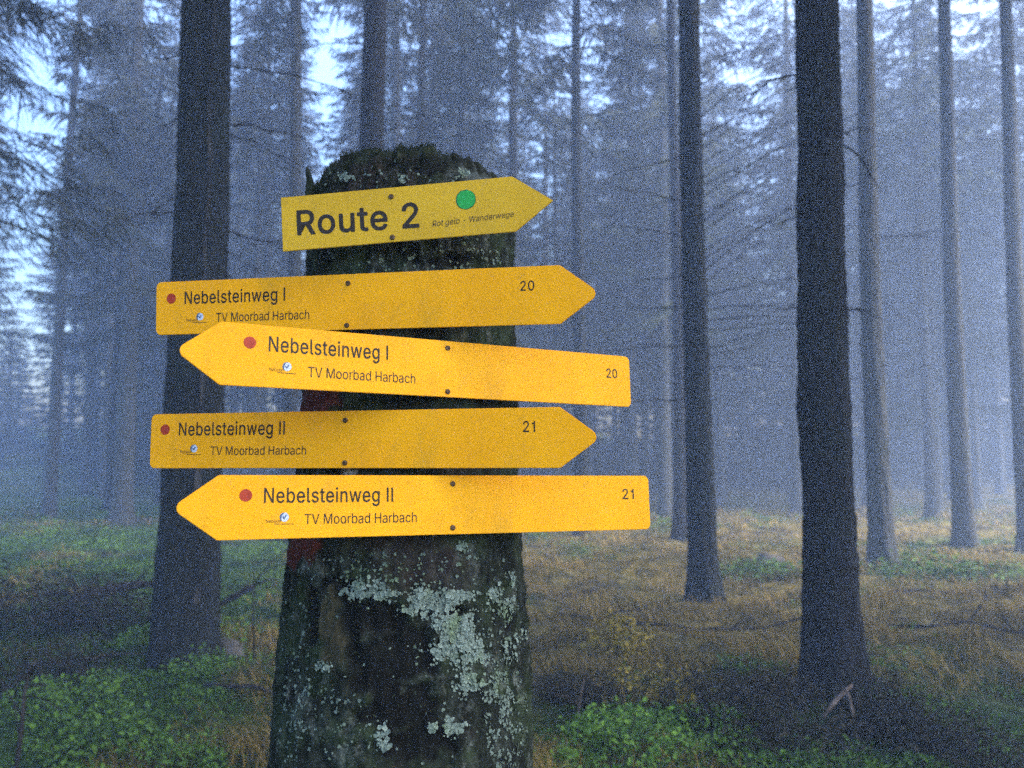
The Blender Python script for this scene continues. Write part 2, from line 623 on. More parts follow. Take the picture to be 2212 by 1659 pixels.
def link(name, me, parent, scale=None, rz=0.0, loc=(0, 0, 0)):
    o = bpy.data.objects.new(name, me)
    COL.objects.link(o)
    o.parent = parent
    if scale: o.scale = scale
    o.rotation_euler = (0, 0, rz)
    o.location = loc
    return o


TREES = []


def big_tree(px, Y, dia, H, seed, label, mat=BARK, detail=2, crown=None, lean=(0, 0), flare=0.35, group=None):
    p = at(px, HZ, Y)
    z0 = ground_z(p.x, Y)
    e = empty('spruce_tree', (p.x, Y, z0))
    tag(e, label, 'tree', group)
    link('trunk', trunk_mesh('trunk', dia / 2, H, seed, detail, mat, flare, lean), e)
    link('crown', crown or HIGH[seed % 2], e, rz=seed * 1.3, loc=(lean[0] * 8, lean[1] * 8, 0))
    TREES.append((p.x, Y))
    return e


G1 = 'spruce trunks standing near the signpost'
PI = math.pi
tA = big_tree(412, 6.5, 0.44, 22, 2, 'thick dark spruce trunk with a pale bark scar, left of the signs', BARK_G, flare=0.2)
tB = big_tree(1795, 5.5, 0.315, 21, 5, 'dark spruce trunk with broken branch stubs, nearest tree right of the signs', flare=0.55)
tC = big_tree(1509, 9.5, 0.30, 20, 7, 'spruce trunk with many thin rising dead branches, right of the sign ends', BARK_G, flare=0.4)
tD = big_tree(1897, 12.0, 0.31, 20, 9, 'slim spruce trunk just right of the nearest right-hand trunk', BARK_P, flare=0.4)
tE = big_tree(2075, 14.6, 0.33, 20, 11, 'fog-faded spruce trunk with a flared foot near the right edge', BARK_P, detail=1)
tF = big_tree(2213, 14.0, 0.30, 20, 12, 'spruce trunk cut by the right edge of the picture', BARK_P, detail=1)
tG = big_tree(1252, 16.8, 0.285, 20, 14, 'straight grey spruce trunk behind the tips of the right-pointing signs', BARK_G, detail=1)
tH = big_tree(1466, 16.0, 0.25, 19, 15, 'thin spruce trunk close behind the one with rising dead branches', detail=1)
tK = big_tree(796, 10.5, 0.38, 22, 17, 'dark spruce trunk rising straight behind the mossy stump top', detail=1)
tL = big_tree(907, 16.5, 0.235, 20, 18, 'thin faded spruce trunk above the peak of the stump', BARK_G, detail=1)
tM = big_tree(624, 15.0, 0.29, 20, 20, 'spruce trunk seen at the square end of the top sign', BARK_G, detail=1)
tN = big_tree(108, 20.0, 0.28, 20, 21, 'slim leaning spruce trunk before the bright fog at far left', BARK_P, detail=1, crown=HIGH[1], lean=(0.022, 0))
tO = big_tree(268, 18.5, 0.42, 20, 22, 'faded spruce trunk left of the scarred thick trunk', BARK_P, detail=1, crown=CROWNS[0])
tW = big_tree(-190, 9.5, 0.30, 18, 24, 'spruce with dark drooping boughs reaching in at the upper left corner', detail=1, crown=crown_mesh(400, 18.0, 3.8, 2.3, fine=0.45))
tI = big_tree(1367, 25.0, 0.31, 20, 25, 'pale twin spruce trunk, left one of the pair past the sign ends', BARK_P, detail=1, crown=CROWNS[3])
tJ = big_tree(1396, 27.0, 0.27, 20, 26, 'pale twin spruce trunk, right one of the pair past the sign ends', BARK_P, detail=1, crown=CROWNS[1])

# unseen trees added beside and behind the camera to shade the near fog
for i, (x, y, H_) in enumerate(((-5.2, 5.0, 20), (-4.6, 1.6, 19), (5.4, 4.4, 21), (7.8, 8.0, 20), (-8.4, 9.5, 20), (4.8, 0.8, 20), (-7.5, 3.0, 18), (8.2, 2.2, 19), (9.6, 12.5, 20), (-10.5, 14.5, 20),
        (-3.4, -2.6, 20), (-7.0, -1.2, 20), (-5.8, -5.6, 20), (-1.2, -5.4, 20), (-10.5, -4.0, 20), (-2.6, -8.4, 20), (-8.0, -8.2, 20), (9.5, -2.0, 20), (11.5, 4.5, 20), (-11.5, 5.0, 20), (12.0, -6.5, 20), (3.0, -8.6, 20))):
    e = empty('spruce_tree', (x, y, ground_z(x, y)), i * 0.9)
    tag(e, 'tall spruce added out of view to shade the near fog', 'tree', 'unseen spruces added for shade')
    link('trunk', TR_MID[i % 4], e, scale=(1, 1, H_ / 20))
    link('crown', HIGH[i % 2] if y > 7.5 or y < -1 else SHADE_CANOPY[i % 2], e, scale=(1.2, 1.2, H_ / 22) if y > 7.5 else (2.2, 2.2, H_ / 22), rz=i)
    TREES.append((x, y))

# broken and dead branches on the near trunks
def bz(py, Y): return at(1106, py, Y).z
dead_branch(tB, bz(150, 5.5), PI, 0.55, -0.15, 0.011, 1, 9, -0.25)
dead_branch(tB, bz(298, 5.5), 0.1, 0.40, 0.02, 0.012, 2, 3, -0.9)
dead_branch(tB, bz(295, 5.5), -0.15, 0.33, 0.1, 0.008, 12, 2, 0)
dead_branch(tB, bz(468, 5.5), PI - 0.2, 0.33, 0.1, 0.009, 3, 2, -0.3)
dead_branch(tB, bz(665, 5.5), PI + 0.1, 0.36, -0.04, 0.010, 4, 3, -0.05)
dead_branch(tB, bz(668, 5.5), 0.15, 0.38, 0.06, 0.010, 5, 4, -0.2)
dead_branch(tB, bz(820, 5.5), PI - 0.5, 0.22, 0.1, 0.009, 6, 2, 0)
for i in range(26):
    py = 150 + 26 * i + RND.uniform(-10, 10)
    up = RND.uniform(0.55, 0.85) if py < 640 else RND.uniform(0.05, 0.4)
    dead_branch(tC, bz(py, 9.5), RND.uniform(-0.45, 0.4), RND.uniform(0.7, 1.5), up, 0.0075, 40 + i, 6, -0.12)
for i, py in enumerate((590, 660, 510, 740, 440, 860, 330)):
    dead_branch(tC, bz(py, 9.5), PI + RND.uniform(-0.6, 0.6), RND.uniform(0.5, 1.2), RND.uniform(0.0, 0.2), 0.010, 60 + i, 6, -0.1)
for t, Y, pys, s0 in ((tD, 12.0, (650, 520, 400, 250, 820), 80), (tG, 16.8, (700, 560, 420, 300, 820), 90), (tA, 6.5, (480, 250, 120), 100), (tK, 10.5, (280, 200, 90), 110), (tE, 14.6, (700, 500, 300), 120), (tM, 15.0, (560, 420, 250), 130)):
    for i, py in enumerate(pys):
        az = RND.choice((0.0, PI)) + RND.uniform(-0.7, 0.7)
        if t is tA: az = 0.3
        dead_branch(t, bz(py, Y), az, RND.uniform(0.5, 1.3), RND.uniform(-0.2, 0.15), 0.010, s0 + i, 6, -0.15)

# the long pale scar in the bark of the thick left trunk
M = Mat('resin_scar', 0.8, 0.2)
M.color(M.ramp(M.noise(16, 5, 0.7, (1, 1, 0.3)), [(0.35, (0.006, 0.006, 0.006)), (0.65, (0.085, 0.080, 0.072))]))
V, F = [], []
for j in range(90):
    z = 0.5 + j * 0.05
    rad = 0.22 * (1 - z / 22) ** 0.85 + 0.22 * 0.2 * math.exp(-z / 0.28)
    w = max(0.012, 0.055 + 0.10 * fbm(z * 1.7, 1.0, 0, 3))
    cph = -1.02 + 0.16 * fbm(z * 0.9, 5.0, 0, 3)
    for k in range(4):
        p = cph + w * (k - 1.5) * 0.7
        q = rad + 0.026 + (0.010 if k in (0, 3) else -0.004) + 0.006 * fbm(z * 9, k, 3, 2)
        V.append((q * math.cos(p) + 0.03 * math.sin(z * 0.5 + random.Random(2).uniform(0, 6.28)), q * math.sin(p), z))
for j in range(89):
    for k in range(3):
        F.append((j * 4 + k, j * 4 + k + 1, j * 4 + 4 + k + 1, j * 4 + 4 + k))
for i in range(12):
    dead_branch(tA, bz(60 + 62 * i + RND.uniform(-20, 20), 6.5), RND.choice((0.0, PI)) + RND.uniform(-0.5, 0.5), RND.uniform(0.25, 0.7), RND.uniform(-0.4, 0.1), 0.008, 140 + i, 7, -0.2)
mesh_obj('bark_scar', V, F, M.m, tA, smooth=True)

# deeper spruces, one by one
GAPS = ((45, 78), (690, 26), (1150, 18), (1655, 30))     # photo columns where the sky breaks through
r = random.Random(31)
n_deep = 0
N_DEEP = 165
tries = 0
while n_deep < N_DEEP and tries < 9000:
    tries += 1
    Y = r.uniform(19.5, 47)
    a = r.uniform(-0.78, 0.78)
    x = a * Y
    if abs(x) > 39: continue
    px = CX + FPX * a
    if any(abs(px - g) < w * (1.0 + 18 / Y) for g, w in GAPS) : continue
    if any((x - tx) ** 2 + (Y - ty) ** 2 < 2.1 ** 2 for tx, ty in TREES): continue
    TREES.append((x, Y))
    n_deep += 1
    e = empty('spruce_tree', (x, Y, ground_z(x, Y)), r.uniform(0, 6.28))
    s = r.uniform(0.7, 1.05)
    e.scale = (s, s, s * r.uniform(0.8, 1.0))
    tag(e, 'faint spruce fading into the blue fog deep in the forest', 'tree', 'spruces fading into the fog')
    link('trunk', r.choice(TR_MID if Y < 27 else TR_FAR), e)
    link('crown', r.choice(CROWNS + HIGH + HIGH) if Y < 32 else r.choice(CROWNS), e, rz=r.uniform(0, 6.28))

# young spruces closing the view at the far end of the wood
r = random.Random(12)
for i in range(84):
    for _ in range(60):
        Y = r.uniform(33, 48)
        a = r.uniform(-0.10, 0.74) if i < 44 else r.uniform(-0.76, -0.1)
        x = a * Y
        if abs(x) < 41 and all((x - tx) ** 2 + (Y - ty) ** 2 > 1.5 for tx, ty in TREES): break
    TREES.append((x, Y))
    e = empty('young_spruce', (x, Y, ground_z(x, Y)), r.uniform(0, 6.28))
    s = r.uniform(0.55, 1.1)
    e.scale = (s, s, s)
    tag(e, 'small bushy spruce veiled in fog at the far end of the wood', 'tree', 'young spruces at the far end')
    link('trunk', TR_FAR[i % 3], e, scale=(0.6, 0.6, 0.4))
    link('crown', YOUNG[i % 2], e)

# ------------------------------------------------------------------ small plants, sticks and stones
M = Mat('fresh_green_leaves', 0.7, 0.25)
M.color(M.mix(M.attr('var'), (0.024, 0.066, 0.010), (0.17, 0.33, 0.034)))
LEAF_G = M.m
M = Mat('yellowing_leaves', 0.7, 0.25)
M.color(M.mix(M.attr('var'), (0.100, 0.075, 0.012), (0.46, 0.34, 0.035)))
LEAF_Y = M.m
M = Mat('dark_heather_leaves', 0.8, 0.2)
M.color(M.mix(M.attr('var'), (0.009, 0.009, 0.005), (0.055, 0.048, 0.022)))
LEAF_D = M.m
M = Mat('bleached_wood', 0.8, 0.2)
M.color(M.ramp(M.noise(14, 4, 0.6), [(0.3, (0.07, 0.052, 0.04)), (0.7, (0.22, 0.17, 0.14))]))
WOOD_P = M.m
M = Mat('mossy_stone', 0.9, 0.2)
M.color(M.ramp(M.noise(12, 5, 0.7), [(0.35, (0.035, 0.040, 0.030)), (0.65, (0.14, 0.125, 0.105))]))
STONE = M.m
shrub(1350, 1600, 4.35, 0.34, 0.26, 2600, 0.026, LEAF_G, 'bright green leafy shrub at the lower edge right of the stump', 1, 0.6, stems=60)
shrub(1240, 1650, 4.15, 0.20, 0.16, 900, 0.024, LEAF_G, 'small green shrub close beside the foot of the stump', 2, 0.5, stems=24)
shrub(1476, 1475, 4.9, 0.06, 0.36, 130, 0.034, LEAF_Y, 'small yellow-leaved sapling before the brown grass', 3, 0.8, 'sapling', 'sapling', 5)
shrub(1335, 1400, 6.4, 0.28, 0.40, 700, 0.034, LEAF_Y, 'yellowing shrub in the brown grass right of the stump', 4, 0.55, stems=22)
shrub(1250, 1465, 5.3, 0.32, 0.20, 1100, 0.024, LEAF_D, 'dark heather clump right of the stump below the yellowing shrub', 5, 0.4, stems=150)
shrub(1580, 1530, 4.9, 0.42, 0.34, 2000, 0.024, LEAF_D, 'dark heather clump between the green shrub and the nearest trunk', 6, 0.5, stems=150)
shrub(1700, 1600, 4.5, 0.42, 0.30, 1900, 0.024, LEAF_D, 'dark heather clump in front of the nearest right-hand trunk', 7, 0.5, stems=150)
shrub(1960, 1560, 4.7, 0.40, 0.36, 1800, 0.024, LEAF_D, 'dark heather clump right of the nearest right-hand trunk', 8, 0.45, stems=150)
shrub(2110, 1630, 4.3, 0.40, 0.30, 1700, 0.022, LEAF_D, 'dark heather clump in the lower right corner', 9, 0.5, stems=150)
shrub(440, 1440, 6.0, 0.28, 0.22, 900, 0.028, LEAF_G, 'green bilberry bush at the foot of the scarred left trunk', 10, 0.38, stems=30)
shrub(400, 1590, 4.4, 0.24, 0.17, 900, 0.024, LEAF_G, 'green shrub at the lower left of the stump', 11, 0.38, stems=30)
shrub(140, 1500, 5.2, 0.42, 0.24, 1600, 0.026, LEAF_G, 'green bilberry bush low at the left side', 12, 0.34, stems=50)
shrub(60, 1330, 7.4, 0.7, 0.60, 2200, 0.034, LEAF_D, 'dark undergrowth bush at the left edge', 13, 0.35, stems=50)
shrub(270, 1300, 7.6, 0.9, 0.55, 2600, 0.034, LEAF_D, 'wide dark brush tangled round the fallen branch left of the scarred trunk', 16, 0.35, stems=160)
shrub(110, 1440, 5.8, 0.5, 0.42, 1700, 0.028, LEAF_D, 'dark scrub above the green bush at the left side', 17, 0.4, stems=110)
shrub(1890, 1515, 5.1, 0.30, 0.36, 1000, 0.024, LEAF_D, 'dark tangled brush touching the right side of the nearest trunk foot', 18, 0.45, stems=150)
shrub(1690, 1520, 5.15, 0.26, 0.28, 800, 0.024, LEAF_D, 'dark tangled brush touching the left side of the nearest trunk foot', 19, 0.45, stems=130)
shrub(1420, 1500, 5.3, 0.34, 0.30, 420, 0.030, LEAF_Y, 'sparse yellow-leaved shrub among dark heather right of the stump', 20, 0.45, stems=50)
shrub(1800, 1640, 4.2, 0.30, 0.16, 800, 0.022, LEAF_G, 'low green sprigs among dark heather at the lower right edge', 22, 0.24, stems=40)
shrub(1620, 1480, 5.7, 0.26, 0.18, 600, 0.024, LEAF_G, 'dull green sprigs in the dark heather left of the nearest trunk', 23, 0.26, stems=30)
shrub(225, 1570, 4.6, 0.32, 0.30, 1300, 0.030, LEAF_G, 'leafy green plant at the lower left beside the dark dead stalk', 21, 0.3, stems=46)
shrub(2020, 1235, 11.0, 0.8, 0.36, 1500, 0.05, LEAF_G, 'green bush behind the slim trunk at the right', 14, 0.3, stems=50)
shrub(1640, 1225, 11.2, 0.7, 0.26, 1100, 0.05, LEAF_G, 'green bush left of the nearest right-hand trunk in the brown grass', 15, 0.32, stems=40)


def stick(name, pxs, Y, rads, mat, label, cat, seed, twigs=0, lift=0.0):
    """fallen or leaning branch through photo points, each with its own depth"""
    r = random.Random(seed)
    pts = [at(px, py, y) for px, py, y in pxs]
    parts = [tube(pts, rads, 7)]
    for _ in range(twigs):
        i = r.randrange(0, len(pts) - 1)
        p = pts[i].lerp(pts[i + 1], r.random())
        d = Vector((r.uniform(-1, 1), r.uniform(-.6, .6), r.uniform(-.1, 1))).normalized()
        L = r.uniform(0.12, 0.4)
        parts.append(tube([p, p + d * L * 0.5 + Vector((0, 0, .02)), p + d * L], [rads[0] * 0.4, rads[0] * 0.25, 0.0015], 4))
    V, F = merge(parts)
    o = mesh_obj(name, V, F, mat, None, smooth=True)
    tag(o, label, cat)
    return o


stick('broken_branch', [(1778, 1548, 4.66), (1798, 1522, 4.70), (1822, 1496, 4.74), (1840, 1480, 4.77)], 5.2, [0.010, 0.013, 0.012, 0.009], WOOD_P, 'pale broken branch slanting against the foot of the nearest right-hand trunk', 'branch', 1, 0)
stick('broken_branch', [(1826, 1488, 4.72), (1836, 1512, 4.68), (1844, 1548, 4.62)], 5.2, [0.008, 0.008, 0.006], WOOD_P, 'short pale stick upright beside the slanting broken branch', 'branch', 2, 0)
stick('fallen_branch', [(120, 1330, 7.6), (170, 1290, 7.8), (240, 1272, 8.0), (300, 1262, 8.2), (350, 1262, 8.3)], 8, [0.03, 0.05, 0.05, 0.04, 0.02], TWIG, 'dark fallen branch lying in the moss left of the scarred trunk', 'branch', 3, 14)
stick('fallen_branch', [(470, 1308, 8.0), (505, 1290, 8.0), (535, 1272, 8.0), (549, 1266, 8.0)], 8, [0.02, 0.03, 0.03, 0.02], TWIG, 'dark fallen branch between the scarred trunk and the stump', 'branch', 4, 5)
stick('dead_stalk', [(549, 1420, 6.6), (547, 1330, 6.62), (549, 1235, 6.65)], 6.6, [0.008, 0.007, 0.004], TWIG, 'thin upright dead stalk left of the stump', 'stalk', 5, 3)
stick('dead_stalk', [(34, 1665, 4.1), (46, 1580, 4.12), (52, 1500, 4.15), (66, 1440, 4.2)], 4.1, [0.012, 0.011, 0.009, 0.004], TWIG, 'dark dead stalk rising in the lower left corner', 'stalk', 6, 5)
stick('dead_stalk', [(1248, 1560, 4.6), (1252, 1520, 4.62), (1262, 1465, 4.64)], 4.6, [0.004, 0.004, 0.002], WOOD_P, 'thin pale dead stalk among dark heather right of the stump', 'stalk', 7, 2)
r = random.Random(91)
for i, (px, Y, L, lab) in enumerate(((1290, 8.2, 0.9, 'thin fallen stick in the brown grass just right of the stump'), (1640, 7.4, 1.1, 'fallen stick lying in brown grass between the twiggy trunk and the nearest trunk'), (2080, 7.0, 1.2, 'fallen stick in the brown grass at the right edge'),
                                     (1990, 9.3, 0.8, 'short fallen stick in grass below the slim right-hand trunk'), (210, 6.3, 0.9, 'fallen stick on green moss at the left'), (560, 5.4, 0.7, 'short fallen stick on moss beside the stump'), (1450, 7.2, 0.8, 'fallen stick in front of the twiggy trunk'))):
    p = at(px, HZ, Y)
    a = r.uniform(-0.6, 0.6)
    pts = []
    for k in range(5):
        q = Vector((p.x + math.cos(a) * L * (k / 4 - 0.5), Y + math.sin(a) * L * (k / 4 - 0.5), 0))
        q.z = ground_z(q.x, q.y) + 0.06 + 0.02 * k * r.random()
        pts.append(q)
    sub = []
    for _ in range(4):
        k = r.randrange(1, 4)
        d = Vector((r.uniform(-1, 1), r.uniform(-1, 1), r.uniform(0, 0.9))).normalized()
        sub.append(tube([pts[k], pts[k] + d * L * 0.12, pts[k] + d * L * 0.22], [0.006, 0.004, 0.0015], 4))
    V, F = merge([tube(pts, [0.016, 0.015, 0.012, 0.009, 0.004], 7)] + sub)
    tag(mesh_obj('fallen_stick', V, F, (TWIG, TWIG)[i % 2], smooth=True), lab, 'stick')
for i, (px, py, Y, sx, sz, lab) in enumerate(((492, 1400, 6.7, 0.13, 0.10, 'small grey-brown stone beside the foot of the scarred trunk'), (1660, 1215, 11.8, 0.20, 0.13, 'pale stone in the brown grass left of the nearest right-hand trunk'))):
    bm = bmesh.new()
    bmesh.ops.create_icosphere(bm, subdivisions=4, radius=1.0)
    for v in bm.verts:
        q = 1 + 0.28 * fbm(v.co.x * 1.3 + i * 9, v.co.y * 1.3, v.co.z * 1.3, 3)
        v.co = Vector((v.co.x * sx * q, v.co.y * sx * 0.8 * q, v.co.z * sz * q))
    me = bpy.data.meshes.new('stone')
    bm.to_mesh(me); bm.free()
    me.polygons.foreach_set('use_smooth', [True] * len(me.polygons))
    me.materials.append(STONE)
    p = at(px, py, Y)
    o = bpy.data.objects.new('stone', me)
    o.location = (p.x, Y, ground_z(p.x, Y) + sz * 0.35)
    COL.objects.link(o)
    tag(o, lab, 'stone')

# ------------------------------------------------------------------ the stump
SY = 1.418
EDGE = [(400, 668, 1106), (420, 662, 1111), (500, 657, 1113), (600, 658, 1113), (740, 657, 1114), (870, 654, 1120), (1010, 645, 1120), (1170, 628, 1130),
        (1250, 622, 1134), (1350, 612, 1140), (1450, 604, 1142), (1550, 597, 1141), (1659, 590, 1140), (1900, 575, 1150), (2400, 560, 1175), (2900, 520, 1200), (3100, 470, 1240)]
TOP = [(640, 391), (665, 356), (690, 317), (730, 303), (800, 295), (880, 287), (930, 289), (985, 309), (1040, 328), (1080, 347), (1113, 369), (1140, 381)]


def interp(tab, v, k=1):
    if v <= tab[0][0]: return tab[0][k]
    for a, b in zip(tab, tab[1:]):
        if v <= b[0]:
            return a[k] + (b[k] - a[k]) * (v - a[0]) / (b[0] - a[0])
    return tab[-1][k]


def stump_row(z):
    py = HZ - (z - CAMH) / SY * FPX * 1.0
    xl, xr = interp(EDGE, py, 1), interp(EDGE, py, 2)
    tl, tr = math.atan((xl - CX) / FPX), math.atan((xr - CX) / FPX)
    m, hh = (tl + tr) / 2, (tr - tl) / 2
    xc = SY * math.tan(m)
    return xc, math.hypot(xc, SY) * math.sin(hh)


def stump_r(ph, z, rad):
    """ph = 0 faces the camera, + to the right"""
    x, y = math.sin(ph), -math.cos(ph)
    d = 0.006 * fbm(x * 1.6 + 4, y * 1.6, z * 3, 2)
    ridg = 1 - abs(fbm(x * 5.5, y * 5.5 + 3, z * 9, 3)) * 2.2
    d += 0.0055 * (ridg - 0.5)
    d += 0.004 * fbm(x * 16, y * 16, z * 55, 4)
    if 1.36 < z < 1.9: d = min(d, 0.004)
    d += 0.013 * math.exp(-((ph - 0.48) / 0.35) ** 2) * math.exp(-((z - 1.53) / 0.2) ** 2)
    return rad + d


def px_to_stump(px, py):
    a, b = (px - CX) / FPX, (CY - py) / FPX
    c, s = math.cos(PITCH), math.sin(PITCH)
    D = Vector((a, c - b * s, s + b * c))
    t = 1.25
    for _ in range(4):
        z = CAMH + D.z * t
        xc, rad = stump_row(z)
        A = D.x ** 2 + D.y ** 2
        B = -2 * (D.x * xc + D.y * SY)
        Cc = xc * xc + SY * SY - rad * rad
        disc = B * B - 4 * A * Cc
        if disc <= 0: return None
        t = (-B - math.sqrt(disc)) / (2 * A)
    p = Vector((0, 0, CAMH)) + D * t
    return math.atan2(p.x - xc, -(p.y - SY)), p.z


def top_z(x):
    xc, rad = stump_row(1.85)
    d = SY - math.sqrt(max(0.0, rad * rad - (x - xc) ** 2)) + 0.02
    px = CX + FPX * x / d
    return CAMH + (HZ - interp(TOP, px)) / FPX * d


DARK = [(820, 1330, 75, 42), (835, 1430, 90, 85), (860, 1520, 85, 60), (905, 1400, 45, 60), (735, 1265, 50, 28), (890, 1590, 90, 35), (760, 1340, 30, 70),
        (905, 335, 90, 24), (1110, 1340, 12, 20), (975, 1310, 25, 12), (960, 560, 60, 14), (680, 1320, 22, 60)]
WOOD = [(716, 1330, 26, 62), (728, 1400, 24, 40)]
REDP = [(690, 858, 42, 46), (660, 1160, 32, 44), (640, 1200, 14, 24), (668, 1130, 34, 30)]
WHITEP = [(752, 1014, 18, 16)]
ST = empty('tree_stump', (0, SY, 0))
tag(ST, 'tall broken-off tree stump with dark mossy bark and pale lichen carrying the yellow signs', 'stump')
NPH = 300
zrow = list(np.linspace(-0.15, 0.95, 40)) + list(np.linspace(0.955, 1.0, 250, endpoint=False) * 0 + np.linspace(0.96, 2.0, 250))
NS = 290
tt = np.concatenate([np.linspace(0, 0.47, 40, endpoint=False), np.linspace(0.47, 1.0, NS - 40)])
V, AD, AW, AR, AWH, AC = [], [], [], [], [], []


def blob(tab, ph, z, edge=0.35):
    xc, rad = stump_row(z)
    x = xc + rad * math.sin(ph); y = SY - rad * math.cos(ph)
    px = CX + FPX * x / y
    py = HZ - FPX * (z - CAMH) / y
    v = 0.0
    wob = 0.55 * fbm(x * 45, y * 45, z * 45, 3)
    for (bx, by, rx, ry) in tab:
        d = math.hypot((px - bx) / rx, (py - by) / ry) + wob
        v = max(v, min(1.0, max(0.0, (1.15 - d) / edge)))
    return v


for j in range(NS):
    for k in range(NPH):
        ph = -math.pi + 2 * math.pi * k / NPH
        xr, rr = stump_row(1.85)
        zt = top_z(xr + rr * math.sin(ph)) - 0.028 + 0.006 * fbm(math.sin(ph) * 9, math.cos(ph) * 9, 2, 3)
        z = -0.15 + (zt + 0.15) * tt[j]
        xc, rad = stump_row(z)
        q = stump_r(ph, z, rad)
        if z > zt - 0.06: q -= 0.012 * ((z - zt + 0.06) / 0.06) ** 2
        front = abs(ph) < 1.75
        dk = blob(DARK, ph, z) if front and 0.98 < z else 0.0
        wd = blob(WOOD, ph, z) if front and z > 0.98 else 0.0
        q -= 0.010 * dk * (1 - wd)
        V.append((xc + q * math.sin(ph), -q * math.cos(ph), z))
        AD.append(dk * (1 - wd)); AW.append(wd)
        AR.append(blob(REDP, ph, z, 0.3) if front and z > 0.98 else 0.0)
        AWH.append(blob(WHITEP, ph, z, 0.3) if front and z > 0.98 else 0.0)
        AC.append(0.85 * max(0, min(1, (ph - 0.50) / 0.12)) * (1 if z > 1.865 and front else 0))
F = [(j * NPH + k, j * NPH + (k + 1) % NPH, (j + 1) * NPH + (k + 1) % NPH, (j + 1) * NPH + k) for j in range(NS - 1) for k in range(NPH)]
# rounded, rotten top
last = (NS - 1) * NPH
CAP = 26
xr, rr = stump_row(1.85)
for c_ in range(1, CAP + 1):
    t = c_ / CAP
    for k in range(NPH):
        v0 = V[last + k]
        s = 1 - t
        rise = 0.030 * (1 - (1 - min(1, t * 6)) ** 2)
        hx = xr + (v0[0] - xr) * s; hy = v0[1] * s
        zt = top_z(hx) + 0.0
        z = v0[2] * (1 - min(1, t * 1.8)) + (zt - 0.028) * min(1, t * 1.8) + rise - 0.02 * t
        z += 0.010 * fbm(hx * 30, hy * 30, 7.7, 4)
        V.append((hx, hy, z))
        AD.append(0.4); AW.append(0); AR.append(0); AWH.append(0); AC.append(0)
for c_ in range(CAP):
    b = last + c_ * NPH
    for k in range(NPH):
        F.append((b + k, b + (k + 1) % NPH, b + NPH + (k + 1) % NPH, b + NPH + k))
mesh_obj('bark', V, F, STUMP, ST, smooth=True, attrs={'dark': AD, 'wood': AW, 'red': AR, 'white': AWH, 'cut': AC})
V_STUMP = V

# upright shard of bark on the left shoulder
sp = []
for (px, py, w) in ((671, 440, 13), (672, 415, 13), (671, 395, 9), (667, 378, 6), (664, 366, 2)):
    p = at(px, py, SY + 0.01) - Vector((0, SY, 0))
    sp.append((p, w / FPX * SY))
V, F = [], []
for i, (p, w) in enumerate(sp):
    for (dx, dy) in ((-1, -0.8), (0.1, -1.1), (1, -0.5), (0.9, 0.9), (-0.8, 0.8)):
        V.append(p + Vector((dx * w * 0.8, dy * 0.010, 0.004 * math.sin(i * 7 + dx * 5))))
for i in range(len(sp) - 1):
    for k in range(5):
        F.append((i * 5 + k, i * 5 + (k + 1) % 5, i * 5 + 5 + (k + 1) % 5, i * 5 + 5 + k))
F.append(tuple(range(20, 25)))
mesh_obj('bark_shard', V, F, STUMP, ST, attrs={k: [0.3 if k == 'dark' else 0.0] * len(V) for k in ('dark', 'wood', 'red', 'white', 'cut')})


def surf(ph, z, lift=0.0):
    xc, rad = stump_row(z)
    q = stump_r(ph, z, rad) + lift
    return Vector((xc + q * math.sin(ph), -q * math.cos(ph), z)), Vector((math.sin(ph), -math.cos(ph), 0))


def lobe(V, F, A, p, n, size, r):
    n = (n + Vector((r.uniform(-.6, .6), r.uniform(-.6, .6), r.uniform(-.4, .7)))).normalized()
    u = n.orthogonal().normalized()
    w = n.cross(u)
    b = len(V)
    V.append(p + n * 0.0008)
    v0 = r.uniform(0.25, 0.75)
    A.append(v0 * 0.8)
    m = 9
    for k in range(m):
        a = 6.283 * k / m
        s = size * r.uniform(0.55, 1.15)
        V.append(p + (u * math.cos(a) + w * math.sin(a)) * s + n * (size * r.uniform(0.1, 0.55)))
        A.append(min(1, max(0, v0 + r.uniform(-0.15, 0.35))))
    for k in range(m):
        F.append((b, b + 1 + k, b + 1 + (k + 1) % m))


